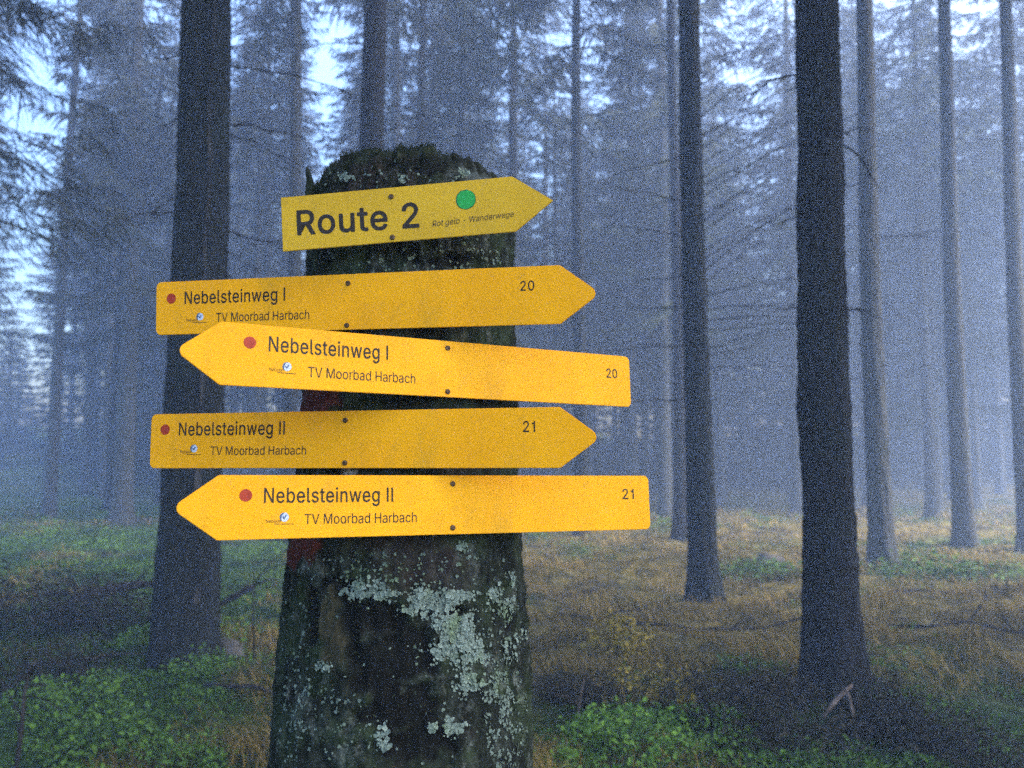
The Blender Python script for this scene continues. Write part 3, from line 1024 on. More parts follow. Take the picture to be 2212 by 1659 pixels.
LB = [(798, 1272, 52, 22, 0.8), (925, 1300, 50, 26, 1.25), (982, 1285, 36, 13, 1.0), (975, 1350, 40, 26, 1.2), (1000, 1372, 26, 20, 0.9), (985, 1402, 55, 32, 1.15), (1030, 1405, 20, 24, 0.7),
      (1012, 1473, 24, 24, 1.1), (978, 1571, 19, 18, 1.0), (934, 1568, 10, 9, 0.8), (1098, 1315, 16, 24, 0.9), (1066, 1282, 12, 18, 0.7),
      (1137, 1365, 10, 24, 0.9), (748, 383, 16, 9, 0.7), (998, 376, 11, 9, 0.8), (870, 388, 7, 6, 0.7), (1105, 1250, 10, 14, 0.6), (1105, 1400, 16, 30, 0.5),
      (830, 1588, 14, 30, 0.5), (990, 1180, 12, 12, 0.6), (700, 1440, 18, 10, 0.35)]
for i, (bx, by, rx, ry, dn) in enumerate(LB):
    r = random.Random(900 + i)
    V, F, A = [], [], []
    n = int(rx * ry * 0.30 * dn) + 8
    for _ in range(n):
        a, q = r.uniform(0, 6.283), (math.sqrt(r.random()) if r.random() < 0.72 else 0.8 + abs(r.gauss(0, 0.38)))
        wob = 1 + 0.55 * math.sin(3 * a + i) * 0.5 + 0.25 * math.sin(7 * a + 2 * i)
        h = px_to_stump(bx + rx * q * math.cos(a) * wob, by + ry * q * math.sin(a) * wob)
        if not h: continue
        if mnoise.noise(Vector((bx + rx * q * math.cos(a), by + ry * q * math.sin(a), i)) * 0.09) < -0.2 and i in (0, 1, 5): continue
        p, nn = surf(h[0], h[1], 0.0015)
        lobe(V, F, A, p, nn, r.uniform(0.0014, 0.0044) * (1.0 if q < 0.9 else 0.6), r)
    mesh_obj('lichen', V, F, LICHEN, ST, attrs={'var': A})

# scattered lichen specks and moss fibres all over the bark
r = random.Random(55)
V, F, A = [], [], []
SPK = [(1095, 1560, 45, 110, 650), (1085, 1480, 45, 60, 220), (640, 1420, 35, 150, 260), (625, 1560, 32, 90, 200), (720, 1560, 80, 80, 170), (900, 1230, 220, 40, 170), (1080, 1330, 50, 60, 150),
       (880, 550, 220, 45, 260), (830, 380, 160, 40, 90), (1030, 560, 70, 30, 90), (900, 1450, 260, 200, 260), (760, 1230, 120, 40, 110)]
for bx, by, rx, ry, n in SPK:
    for _ in range(n):
        a, q = r.uniform(0, 6.283), math.sqrt(r.random())
        x_, y_ = bx + rx * q * math.cos(a), by + ry * q * math.sin(a)
        if mnoise.noise(Vector((x_ * 0.05, y_ * 0.05, 3.0))) < -0.05: continue
        h = px_to_stump(x_, y_)
        if not h: continue
        if blob(DARK, *h) > 0.5 and r.random() < 0.92: continue
        p, nn = surf(h[0], h[1], 0.001)
        lobe(V, F, A, p, nn, r.uniform(0.0010, 0.0030), r)
o = mesh_obj('lichen_specks', V, F, LICHEN, ST, attrs={'var': [v * 0.7 for v in A]})
tag(o, kind='stuff')

V, F, A = [], [], []
r = random.Random(56)


def fibre(p, n, L, w, v):
    d = (n * r.uniform(0.4, 1) + Vector((r.uniform(-.6, .6), r.uniform(-.6, .6), r.uniform(-.5, .8)))).normalized()
    s = d.orthogonal().normalized() * w
    b = len(V)
    V.extend([p - s, p + s, p + d * L])
    F.append((b, b + 1, b + 2))
    A.extend([v * 0.5, v * 0.5, v])


for _ in range(30000):
    ph, z = r.uniform(-1.75, 1.75), r.uniform(0.98, 1.86)
    nz = fbm(math.sin(ph) * 4, math.cos(ph) * 4, z * 9, 3)
    if nz < -0.1 or blob(REDP, ph, z) > 0.4: continue
    p, nn = surf(ph, z, -0.001)
    if r.random() < 0.8 * blob(DARK, ph, z): continue
    fibre(p, nn, r.uniform(0.003, 0.008), 0.0009, min(1, max(0, 0.4 + nz + r.uniform(-0.3, 0.3))))
for _ in range(16000):                                     # thick moss over the rotten top
    k = r.randrange(NPH); c_ = r.randrange(-22, 16)
    v0 = Vector(V_STUMP[last + c_ * NPH + k] if c_ >= 0 else V_STUMP[last + c_ * NPH + k])
    if v0.x - xr > 0.085 and r.random() < 0.9: continue
    v0 += Vector((r.uniform(-.004, .004), r.uniform(-.004, .004), r.uniform(-.004, .002)))
    nn = Vector((v0.x - xr, v0.y, 0.05 if c_ < 0 else 0.3)).normalized()
    fibre(v0, nn, r.uniform(0.003, 0.008) * (1.35 if abs(v0.x - (xr + 0.012)) < 0.05 else 1), 0.0011, r.uniform(0, 0.35))
tag(mesh_obj('moss', V, F, MOSS_T, ST, attrs={'var': A}), kind='stuff')

# ------------------------------------------------------------------ trail signs
GLYPHS = {
    '-': (453, ['337,244;337,188;114,188;114,244']),
    '.': (188, ['95,-4;86,-4;78,-1;70,3;63,9;57,16;53,24;50,32;50,41;50,50;53,59;57,66;63,73;70,79;78,83;86,86;95,87;104,86;113,83;121,79;128,73;134,66;138,59;140,50;141,41;140,32;138,24;134,16;128,9;121,3;113,-1;104,-4']),
    '0': (453, ['227,-7;199,-5;174,1;151,11;130,24;111,41;95,62;80,86;69,113;60,144;53,178;49,214;48,254;49,294;53,330;60,364;69,395;81,422;95,447;112,467;130,484;151,498;174,508;200,514;227,516;254,514;279,508;302,498;323,484;342,467;358,447;372,422;384,395;393,364;400,330;404,294;405,254;404,214;400,178;393,144;384,113;373,86;359,62;342,41;323,24;302,11;279,1;254,-5', '227,50;245,51;261,56;276,63;290,74;303,87;313,103;323,122;330,144;336,168;340,194;343,223;344,254;343,285;340,314;336,341;330,365;323,387;313,405;303,422;290,435;276,446;261,453;245,458;227,460;209,458;192,453;177,446;163,435;151,422;140,405;131,387;123,365;117,341;113,314;110,285;109,254;110,223;113,194;117,168;123,144;131,122;140,103;151,87;163,74;177,63;192,56;209,51']),
    '1': (330, ['180,0;246,0;246,509;200,509;188,462;146,430;80,420;80,372;180,372']),
    '2': (453, ['64,0;64,47;234,229;248,243;261,257;272,270;282,282;291,294;299,305;305,316;311,327;315,337;318,348;320,360;320,371;319,385;317,397;313,408;308,419;301,428;293,436;283,443;273,449;262,454;250,457;237,459;224,460;209,459;196,457;184,453;172,447;162,441;153,433;145,424;139,413;134,402;130,390;128,376;127,362;66,362;67,384;71,405;77,424;86,442;98,459;111,473;126,486;143,496;162,505;182,511;203,514;225,516;247,514;268,511;288,505;306,497;323,486;337,474;350,461;361,445;370,428;376,411;380,392;381,372;380,358;378,345;375,331;371,318;365,304;357,290;347,275;336,259;322,241;306,223;288,202;267,180;153,60;153,57;389,57;389,0']),
    'H': (517, ['60,0;60,509;125,509;125,289;392,289;392,509;457,509;457,0;392,0;392,232;125,232;125,0']),
    'I': (190, ['62,0;128,0;128,509;62,509']),
    'M': (628, ['60,0;60,509;152,509;277,187;287,159;299,123;311,84;322,49;307,49;318,83;330,121;342,158;352,187;476,509;568,509;568,0;504,0;504,291;504,327;505,369;506,413;507,457;513,457;509,445;505,433;502,421;498,409;482,363;467,322;456,291;342,0;286,0;170,291;159,321;145,361;129,408;112,457;119,457;120,416;121,372;122,328;122,291;122,0']),
    'N': (523, ['60,0;60,509;136,509;343,183;347,176;352,169;357,160;363,151;369,141;375,130;381,119;388,107;394,94;401,82;407,68;414,55;405,54;403,68;402,81;401,95;401,108;400,121;400,134;399,146;399,157;399,195;399,509;463,509;463,0;387,0;202,290;177,331;171,342;164,354;156,367;148,381;108,452;119,454;122,384;124,328;125,291;125,0']),
    'R': (449, ['60,0;60,509;236,509;264,507;290,504;313,497;333,489;351,478;367,465;380,450;390,433;399,415;405,395;408,374;409,352;408,330;405,309;399,290;390,271;380,255;367,240;351,228;333,217;312,209;289,203;264,199;236,198;96,198;96,255;234,255;252,256;269,258;284,262;298,267;309,273;319,281;327,290;334,300;339,312;342,324;344,338;345,352;344,367;342,380;339,393;334,405;327,415;319,425;309,433;298,440;284,445;269,449;252,451;233,452;125,452;125,0', '353,0;230,229;303,229;428,0']),
    'T': (449, ['32,452;32,509;417,509;417,452;257,452;257,0;193,0;193,452']),
    'V': (480, ['204,0;16,509;84,509;192,206;197,192;203,176;209,158;215,137;222,115;230,89;239,61;248,31;235,31;244,62;252,90;260,115;267,138;274,158;279,176;285,192;290,206;395,509;463,509;278,0']),
    'W': (686, ['155,0;16,509;82,509;163,196;166,183;170,171;173,158;175,145;187,94;189,80;192,67;195,53;197,40;189,40;192,53;194,67;197,80;200,94;203,107;205,120;208,133;211,145;224,196;306,509;380,509;462,196;465,183;468,171;471,158;474,145;486,94;489,80;492,67;494,53;497,40;488,40;491,53;493,67;496,80;499,94;502,107;504,120;507,133;510,145;523,196;603,509;670,509;530,0;455,0;368,323;363,339;359,356;355,373;351,391;347,410;344,431;340,452;336,475;350,475;346,453;342,433;339,413;335,395;331,377;327,359;323,341;318,323;230,0']),
    'a': (389, ['160,-9;142,-8;126,-5;110,-1;94,5;80,12;68,22;57,32;48,45;40,58;35,73;31,90;30,108;31,123;34,138;38,150;43,161;50,171;58,179;67,187;78,193;89,199;100,203;112,207;125,211;138,213;152,216;165,218;178,220;234,227;244,228;252,230;259,232;265,235;270,238;273,243;275,248;276,255;276,257;275,268;273,279;271,288;267,297;262,304;256,311;248,317;240,322;230,326;220,329;208,330;196,331;183,330;171,329;159,326;149,322;140,318;132,313;124,307;118,301;112,294;107,288;103,281;100,274;41,291;48,308;57,322;67,335;79,346;91,355;104,364;118,370;133,375;148,379;163,382;179,384;194,384;204,384;215,383;227,382;239,379;251,376;263,372;275,367;286,360;296,353;306,343;315,333;322,320;329,306;333,290;336,272;337,251;337,0;277,0;277,52;272,52;269,45;264,38;258,32;252,25;244,18;236,12;226,6;215,1;203,-3;190,-6;176,-8', '170,45;187,46;202,49;216,53;228,59;239,66;248,74;257,83;263,93;269,104;272,115;275,126;276,138;276,190;273,188;270,186;265,184;259,182;253,180;246,179;239,177;231,176;200,171;175,168;165,166;154,164;144,162;134,159;125,155;117,150;110,145;103,139;98,132;95,124;93,115;92,105;92,95;94,87;98,79;102,72;107,66;114,61;121,56;130,52;139,49;149,47;159,46']),
    'b': (424, ['229,-8;213,-7;198,-5;184,-1;172,4;162,10;153,17;145,24;138,31;132,39;127,46;122,53;118,59;112,59;112,0;53,0;53,509;114,509;114,319;118,319;122,325;127,331;132,338;137,346;144,353;152,360;161,367;171,373;183,378;197,381;212,384;229,384;252,383;274,378;294,371;313,361;330,347;345,332;359,313;370,293;379,270;385,245;389,218;390,189;389,160;385,133;379,108;370,84;359,64;346,45;330,29;313,16;294,5;274,-2;252,-7', '220,47;237,48;253,51;267,57;279,66;291,76;301,88;309,101;316,117;321,133;325,151;327,170;328,189;327,209;325,227;321,245;316,261;309,276;301,290;291,301;280,311;267,319;253,325;237,329;220,330;203,329;188,325;174,320;161,312;150,302;140,291;132,278;125,263;120,247;116,229;113,210;113,189;113,169;116,150;120,132;125,115;132,100;140,86;150,75;162,65;174,57;188,51;204,48']),
    'c': (396, ['207,-8;182,-7;159,-2;137,6;117,16;98,30;82,46;68,64;56,85;46,108;40,133;36,159;34,187;36,216;40,243;46,268;56,291;68,312;82,330;98,346;117,360;137,371;159,378;182,383;207,384;221,384;234,383;247,380;260,377;272,373;284,368;295,362;305,356;315,349;324,341;332,332;340,322;347,312;353,301;358,289;362,277;303,262;301,269;298,276;294,283;290,289;286,295;281,301;276,306;270,311;264,315;257,319;250,322;242,325;234,327;226,329;217,329;207,330;189,329;173,325;158,319;145,310;134,300;124,287;115,274;108,258;103,242;99,224;97,206;96,187;97,169;99,151;103,134;108,117;115,102;124,89;134,76;145,66;158,57;173,51;189,48;207,46;217,47;226,48;234,49;243,52;250,54;258,58;264,62;271,66;277,71;282,76;287,82;292,89;296,95;299,102;302,110;304,117;363,102;359,90;354,78;348,67;341,56;334,46;325,37;316,29;306,21;296,15;285,9;273,4;261,-1;248,-4;235,-6;221,-8']),
    'd': (424, ['195,-8;172,-7;151,-2;130,5;111,16;94,29;79,45;66,64;55,84;46,108;39,133;35,160;34,189;35,218;39,245;46,270;55,293;66,313;79,332;95,347;112,361;131,371;151,378;173,383;196,384;213,384;228,381;241,378;253,373;263,367;272,360;280,353;287,346;293,338;298,331;303,325;306,319;311,319;311,509;372,509;372,0;313,0;313,59;307,59;303,53;298,46;293,39;287,31;280,24;272,17;263,10;252,4;241,-1;227,-5;212,-7', '205,47;221,48;236,51;250,57;263,65;274,75;284,86;293,100;299,115;305,132;309,150;311,169;312,189;311,210;309,229;305,247;300,263;293,278;284,291;275,302;263,312;251,320;237,325;221,329;205,330;187,329;172,325;157,319;145,311;133,301;124,290;115,276;108,261;103,245;99,227;97,209;96,189;97,170;99,151;103,133;109,117;115,101;124,88;134,76;145,66;158,57;172,51;188,48']),
    'e': (404, ['212,-8;185,-7;161,-2;138,6;117,16;98,30;82,46;68,64;56,85;46,108;40,132;35,159;34,187;35,215;39,242;46,267;55,290;67,311;81,329;97,346;115,359;135,370;157,378;180,383;205,384;221,384;236,382;251,379;266,374;280,368;294,361;307,351;319,341;331,329;341,315;350,299;357,282;363,263;368,242;370,219;371,194;371,169;75,169;75,221;338,221;310,202;309,220;307,237;303,254;298,269;291,282;283,294;273,305;263,314;250,321;237,326;222,329;205,330;189,329;173,326;159,321;146,313;135,304;125,294;116,282;109,270;103,256;99,241;97,226;96,211;96,178;97,157;100,139;104,122;110,106;118,92;128,80;139,70;151,61;165,55;179,50;195,47;212,46;224,47;234,48;244,50;254,53;263,56;271,61;278,66;285,73;292,80;297,88;302,96;306,105;365,91;360,77;353,63;345,51;335,39;324,29;311,19;298,11;283,4;266,-1;249,-5;231,-7']),
    'g': (425, ['207,-151;187,-150;168,-148;150,-144;134,-140;119,-134;105,-127;93,-119;82,-110;73,-101;64,-91;57,-80;51,-69;101,-41;106,-47;110,-53;116,-59;122,-66;128,-72;136,-78;145,-83;154,-88;165,-92;178,-95;192,-97;207,-97;229,-96;249,-92;267,-85;282,-75;295,-62;304,-47;310,-28;311,-6;311,68;306,68;302,62;298,56;293,49;287,41;280,34;272,28;263,21;252,16;241,11;227,8;212,5;195,5;173,6;152,10;132,17;113,27;95,39;80,53;67,71;55,90;46,112;39,136;35,163;34,191;35,220;39,246;46,271;55,293;66,314;80,332;95,347;112,361;131,371;152,378;173,383;196,384;213,384;228,382;242,378;253,373;264,367;273,360;281,353;288,346;294,338;299,331;304,325;308,319;313,319;313,379;372,379;372,-9;371,-32;367,-54;360,-73;350,-90;338,-104;324,-117;308,-127;291,-136;271,-142;251,-147;229,-150', '205,59;222,60;237,63;251,68;264,75;275,84;285,95;293,107;300,121;305,137;309,154;312,172;312,193;312,212;309,231;305,248;300,264;293,278;285,291;275,303;264,312;251,320;237,325;222,329;205,330;188,329;172,325;158,320;145,312;134,302;124,290;115,277;109,262;103,246;99,229;97,212;96,193;97,173;99,155;103,138;109,123;116,108;124,96;134,85;145,76;158,68;172,63;188,60']),
    'h': (410, ['114,227;114,0;53,0;53,509;114,509;114,287;102,287;112,312;124,332;137,349;152,362;169,372;187,379;207,383;227,384;246,383;264,380;280,376;295,369;309,360;321,349;332,336;341,321;348,304;353,285;356,264;357,240;357,0;296,0;296,235;295,256;290,275;283,291;273,304;260,315;246,323;229,328;210,329;197,328;184,326;172,322;161,317;150,311;141,303;133,293;126,283;121,271;117,257;114,243']),
    'i': (167, ['53,0;53,379;114,379;114,0', '84,443;75,444;67,446;60,449;54,455;48,461;44,468;42,475;41,483;42,491;44,499;48,506;54,512;60,517;67,521;75,523;84,524;92,523;100,521;107,517;114,512;119,506;123,499;126,491;126,483;126,475;123,468;119,461;114,455;107,449;100,446;92,444']),
    'l': (189, ['139,-2;119,-1;101,3;86,10;74,20;65,33;58,47;54,65;53,84;53,509;114,509;114,99;114,87;115,77;117,68;120,62;124,58;130,54;137,53;146,52;160,53;170,54;181,3;162,-1;156,-2;151,-2;145,-2']),
    'n': (410, ['114,227;114,0;53,0;53,379;112,379;112,287;102,287;112,312;124,332;137,349;152,362;169,372;187,379;207,383;227,384;246,383;264,380;280,376;295,369;309,360;321,349;332,336;341,321;348,304;353,285;356,264;357,240;357,0;296,0;296,235;295,256;290,275;283,291;273,304;260,315;246,323;229,328;210,329;197,328;184,326;172,322;161,317;150,311;141,303;133,293;126,283;121,271;117,257;114,243']),
    'o': (415, ['207,-8;182,-7;159,-2;137,6;117,16;98,30;82,46;68,64;56,85;46,108;40,133;36,159;34,187;36,216;40,243;46,268;56,291;68,312;82,330;98,346;117,360;137,371;159,378;182,383;207,384;233,383;256,378;278,371;299,360;317,346;333,330;347,312;359,291;369,268;376,243;380,216;381,187;380,159;376,133;369,108;359,85;347,64;333,46;317,30;299,16;278,6;256,-2;233,-7', '207,46;226,48;242,51;257,57;270,66;282,76;292,89;300,102;307,117;312,134;316,151;318,169;319,187;318,206;316,224;312,242;307,258;300,274;292,287;282,300;270,310;257,319;242,325;226,329;207,330;189,329;173,325;158,319;145,310;134,300;124,287;115,274;108,258;103,242;99,224;97,206;96,187;97,169;99,151;103,134;108,117;115,102;124,89;134,76;145,66;158,57;173,51;189,48']),
    'r': (259, ['53,0;53,379;112,379;112,321;115,321;122,335;130,347;140,358;152,367;166,375;181,380;196,384;213,385;229,384;243,384;243,322;230,324;224,325;219,325;213,326;207,326;194,325;182,323;170,319;159,315;149,309;140,301;132,293;126,284;121,273;117,262;114,250;114,237;114,0']),
    's': (365, ['182,-8;163,-7;145,-5;128,-2;112,3;98,10;84,18;72,27;62,38;53,50;45,63;40,78;36,94;94,107;99,92;105,79;114,69;124,60;136,54;150,49;165,46;181,45;200,46;217,50;232,55;244,62;255,71;262,81;267,91;268,103;267,112;265,121;260,129;254,136;246,142;237,147;225,151;212,155;149,170;125,177;104,186;87,196;72,208;61,222;53,237;48,255;47,274;48,290;51,305;57,319;65,332;75,343;87,354;100,363;115,370;131,377;149,381;167,384;187,384;206,384;223,381;239,378;254,372;267,366;279,358;290,349;299,339;307,328;314,316;319,303;324,290;268,277;264,288;258,298;251,307;243,316;232,323;219,328;205,331;187,333;171,332;156,329;143,324;131,317;121,308;114,299;110,289;109,277;110,267;112,258;117,250;124,243;133,237;144,232;157,227;172,223;229,209;254,202;275,194;292,183;306,171;317,158;325,142;330,125;331,107;330,90;326,75;321,61;312,47;302,35;290,24;276,15;260,6;242,0;223,-5;203,-7']),
    't': (227, ['204,379;204,327;6,327;6,379', '65,471;126,471;126,98;127,86;128,76;132,68;136,61;142,56;150,53;159,51;170,50;185,51;202,54;213,2;208,0;203,-1;198,-2;192,-3;186,-3;180,-4;174,-4;168,-4;145,-3;125,2;107,10;92,21;80,35;72,52;67,71;65,93']),
    'u': (410, ['182,-5;164,-4;146,-1;130,4;115,11;101,20;89,31;78,44;69,59;62,76;57,95;54,116;53,139;53,379;114,379;114,144;115,123;119,105;127,89;137,75;150,64;164,56;181,52;200,50;213,51;226,53;238,57;249,62;259,69;268,77;276,86;283,97;289,109;293,122;295,137;296,153;296,379;357,379;357,0;298,0;298,92;307,92;297,67;286,47;272,30;257,17;240,7;222,0;203,-4']),
    'w': (567, ['138,0;23,379;87,379;133,214;138,196;143,177;149,157;154,137;159,115;165,91;170,67;175,41;165,41;170,66;175,90;180,113;186,135;191,156;196,176;201,195;206,214;252,379;316,379;362,214;366,196;371,176;376,157;382,136;387,114;392,91;397,67;402,41;391,41;397,66;402,90;408,113;413,135;418,156;423,176;429,195;434,214;480,379;545,379;429,0;368,0;319,172;305,225;301,239;297,252;294,266;291,280;277,338;291,338;277,280;263,225;259,211;255,198;252,185;248,172;199,0']),
    'ä': (389, ['160,-9;142,-8;126,-5;110,-1;94,5;80,12;68,22;57,32;48,45;40,58;35,73;31,90;30,108;31,123;34,138;38,150;43,161;50,171;58,179;67,187;78,193;89,199;100,203;112,207;125,211;138,213;152,216;165,218;178,220;234,227;244,228;252,230;259,232;265,235;270,238;273,243;275,248;276,255;276,257;275,268;273,279;271,288;267,297;262,304;256,311;248,317;240,322;230,326;220,329;208,330;196,331;183,330;171,329;159,326;149,322;140,318;132,313;124,307;118,301;112,294;107,288;103,281;100,274;41,291;48,308;57,322;67,335;79,346;91,355;104,364;118,370;133,375;148,379;163,382;179,384;194,384;204,384;215,383;227,382;239,379;251,376;263,372;275,367;286,360;296,353;306,343;315,333;322,320;329,306;333,290;336,272;337,251;337,0;277,0;277,52;272,52;269,45;264,38;258,32;252,25;244,18;236,12;226,6;215,1;203,-3;190,-6;176,-8', '170,45;187,46;202,49;216,53;228,59;239,66;248,74;257,83;263,93;269,104;272,115;275,126;276,138;276,190;273,188;270,186;265,184;259,182;253,180;246,179;239,177;231,176;200,171;175,168;165,166;154,164;144,162;134,159;125,155;117,150;110,145;103,139;98,132;95,124;93,115;92,105;92,95;94,87;98,79;102,72;107,66;114,61;121,56;130,52;139,49;149,47;159,46', '261,443;253,444;246,446;239,449;233,455;227,461;224,468;221,475;221,483;221,491;224,499;227,505;233,512;239,517;246,520;253,523;261,523;269,523;277,520;283,517;290,512;295,505;299,499;301,491;301,483;301,475;299,468;295,461;290,455;283,449;277,446;269,444', '117,443;109,444;102,446;95,449;89,455;84,461;80,468;78,475;77,483;78,491;80,499;84,505;89,512;95,517;102,520;109,523;117,523;126,523;133,520;140,517;146,512;151,505;155,499;157,491;158,483;157,475;155,468;151,461;146,455;140,449;133,446;126,444']),
    ' ': (188, []),
}


def text_mesh(body, x0, x1, base, cap, weight=0.0, shear=0.0, rot=0.0, depth=0.0003):
    """letters as a filled flat outline, fitted between x0 and x1 on the baseline"""
    cu = bpy.data.curves.new('lettering', 'CURVE')
    cu.dimensions = '2D'
    cu.fill_mode = 'BOTH'
    cu.offset = weight if weight < 0.01 else 0.0
    pen = 0.0
    for ch in body:
        adv, outs = GLYPHS[ch]
        for q in outs:
            pts = [tuple(map(float, t.split(','))) for t in q.split(';')]
            sp = cu.splines.new('POLY')
            sp.points.add(len(pts) - 1)
            for p, (px, py) in zip(sp.points, pts):
                p.co = ((pen + px) / 509, py / 509, 0, 1)
            sp.use_cyclic_u = True
        pen += adv + (22 if weight > 0.01 else 0)
    o = bpy.data.objects.new('lettering', cu)
    COL.objects.link(o)
    bpy.context.view_layer.update()
    me = bpy.data.meshes.new_from_object(o.evaluated_get(bpy.context.evaluated_depsgraph_get()))
    bpy.data.objects.remove(o)
    bpy.data.curves.remove(cu)
    co = np.empty(len(me.vertices) * 3)
    me.vertices.foreach_get('co', co)
    co = co.reshape(-1, 3)
    if weight > 0.01:                                       # bold: a thin band of ink all along every outline
        V, F, n0, pen = [tuple(v.co) for v in me.vertices], [tuple(p.vertices) for p in me.polygons], 0, 0.0
        zs = [0.0] * len(V)
        for ch in body:
            adv, outs = GLYPHS[ch]
            for q in outs:
                P = [Vector(((pen + float(t.split(',')[0])) / 509, float(t.split(',')[1]) / 509, 0)) for t in q.split(';')]
                for i in range(len(P)):
                    for poly in ([P[i - 1], P[i]], [P[i]]):
                        n0 += 1
                        b = len(V)
                        if len(poly) == 2:
                            d = (poly[1] - poly[0])
                            if d.length < 1e-6: continue
                            s = Vector((-d.y, d.x, 0)).normalized() * weight
                            V += [tuple(poly[0] - s), tuple(poly[1] - s), tuple(poly[1] + s), tuple(poly[0] + s)]
                        else:
                            V += [(poly[0].x + weight * math.cos(a * PI / 4), poly[0].y + weight * math.sin(a * PI / 4), 0) for a in range(8)]
                        F.append(tuple(range(b, len(V))))
                        zs += [n0 * 2e-7] * (len(V) - b)
            pen += adv + 22
        me = bpy.data.meshes.new('lettering')
        me.from_pydata(V, [], F)
        co = np.array(V, dtype=float)
        zs = np.array(zs)
    else:
        zs = 0.0
    co[:, 0] += shear * co[:, 1]
    xa, xb = co[:, 0].min(), co[:, 0].max()
    co[:, 0] = x0 + (co[:, 0] - xa) * (x1 - x0) / (xb - xa)
    co[:, 1] = co[:, 1] * cap
    if rot:
        co[:, 1] += (co[:, 0] - x0) * math.tan(rot)
    co[:, 1] += base
    co[:, 2] = depth + zs
    me.vertices.foreach_set('co', co.ravel())
    return me


def disc(x, y, rad, z, n=32, jag=0.0, rnd=None):
    V = [Vector((x, y, z))]
    for k in range(n):
        a = 2 * math.pi * k / n
        q = rad * (1 + (rnd.uniform(-jag, jag) if rnd else 0))
        V.append(Vector((x + q * math.cos(a), y + q * math.sin(a), z)))
    return V, [(0, 1 + k, 1 + (k + 1) % n) for k in range(n)]


def rounded(poly, rads):
    out = []
    n = len(poly)
    for i in range(n):
        p, a, b = Vector(poly[i]), Vector(poly[i - 1]), Vector(poly[(i + 1) % n])
        rd = rads[i]
        if rd <= 0:
            out.append(p); continue
        u, v = (a - p).normalized(), (b - p).normalized()
        ang = u.angle(v)
        dist = rd / math.tan(ang / 2)
        c = p + (u + v).normalized() * (rd / math.sin(ang / 2))
        s, e = p + u * dist - c, p + v * dist - c
        a0 = math.atan2(s.y, s.x); a1 = math.atan2(e.y, e.x)
        da = (a1 - a0 + math.pi) % (2 * math.pi) - math.pi
        for k in range(7):
            t = a0 + da * k / 6
            out.append(c + Vector((math.cos(t), math.sin(t))) * rd)
    return out


def plate(name, outline, th, mat, parent):
    bm = bmesh.new()
    vs = [bm.verts.new((p.x, p.y, -th)) for p in outline]
    f = bm.faces.new(vs)
    ex = bmesh.ops.extrude_face_region(bm, geom=[f])
    for e in ex['geom']:
        if isinstance(e, bmesh.types.BMVert): e.co.z = 0
    bmesh.ops.recalc_face_normals(bm, faces=bm.faces)
    edges = [e for e in bm.edges if abs(e.verts[0].co.z) < 1e-7 and abs(e.verts[1].co.z) < 1e-7]
    bmesh.ops.bevel(bm, geom=edges, offset=0.0006, segments=2, affect='EDGES')
    me = bpy.data.meshes.new(name)
    bm.to_mesh(me); bm.free()
    me.materials.append(mat)
    o = bpy.data.objects.new(name, me)
    COL.objects.link(o)
    o.parent = parent
    return o


def part_mesh(name, me, mat, parent):
    me.materials.clear()
    me.materials.append(mat)
    o = bpy.data.objects.new(name, me)
    COL.objects.link(o)
    o.parent = parent
    return o


def sign(pos, yaw, pit, roll, L, p, h, right, label, mat):
    e = empty('trail_sign', pos)
    B = Matrix(((1, 0, 0), (0, 0, -1), (0, 1, 0)))
    R = Matrix.Rotation(math.radians(yaw), 3, 'Z') @ Matrix.Rotation(math.radians(pit), 3, 'X') @ B @ Matrix.Rotation(math.radians(roll), 3, 'Z')
    e.rotation_euler = R.to_euler()
    tag(e, label, 'sign', 'yellow trail signs on the stump')
    s = 1 if right else -1
    poly = [(-s * L / 2, -h / 2), (s * (L / 2 - p), -h / 2), (s * L / 2, 0), (s * (L / 2 - p), h / 2), (-s * L / 2, h / 2)]
    old = mat is OLD_YELLOW
    rads = [0.0008] * 5 if old else [0.0085, 0.006, 0.010, 0.006, 0.0085]
    if not right:
        poly, rads = poly[::-1], rads[::-1]
    plate('panel', rounded(poly, rads), 0.0025, mat, e)
    return e


def screw(e, x, y, seed):
    r = random.Random(seed)
    V, F = [], []
    n = 14
    for (rd, z) in ((0.0, -0.030), (0.0016, -0.028), (0.0016, 0.0002), (0.0038, 0.0002), (0.0038, 0.0009), (0.0031, 0.0019), (0.0016, 0.0023), (0.0014, 0.0014), (0.0, 0.0013)):
        for k in range(n):
            a = 2 * math.pi * k / n
            V.append((x + rd * math.cos(a), y + rd * math.sin(a), z))
    for j in range(8):
        for k in range(n):
            F.append((j * n + k, j * n + (k + 1) % n, j * n + n + (k + 1) % n, j * n + n + k))
    return mesh_obj('screw', V, F, SCREW, e, smooth=False)


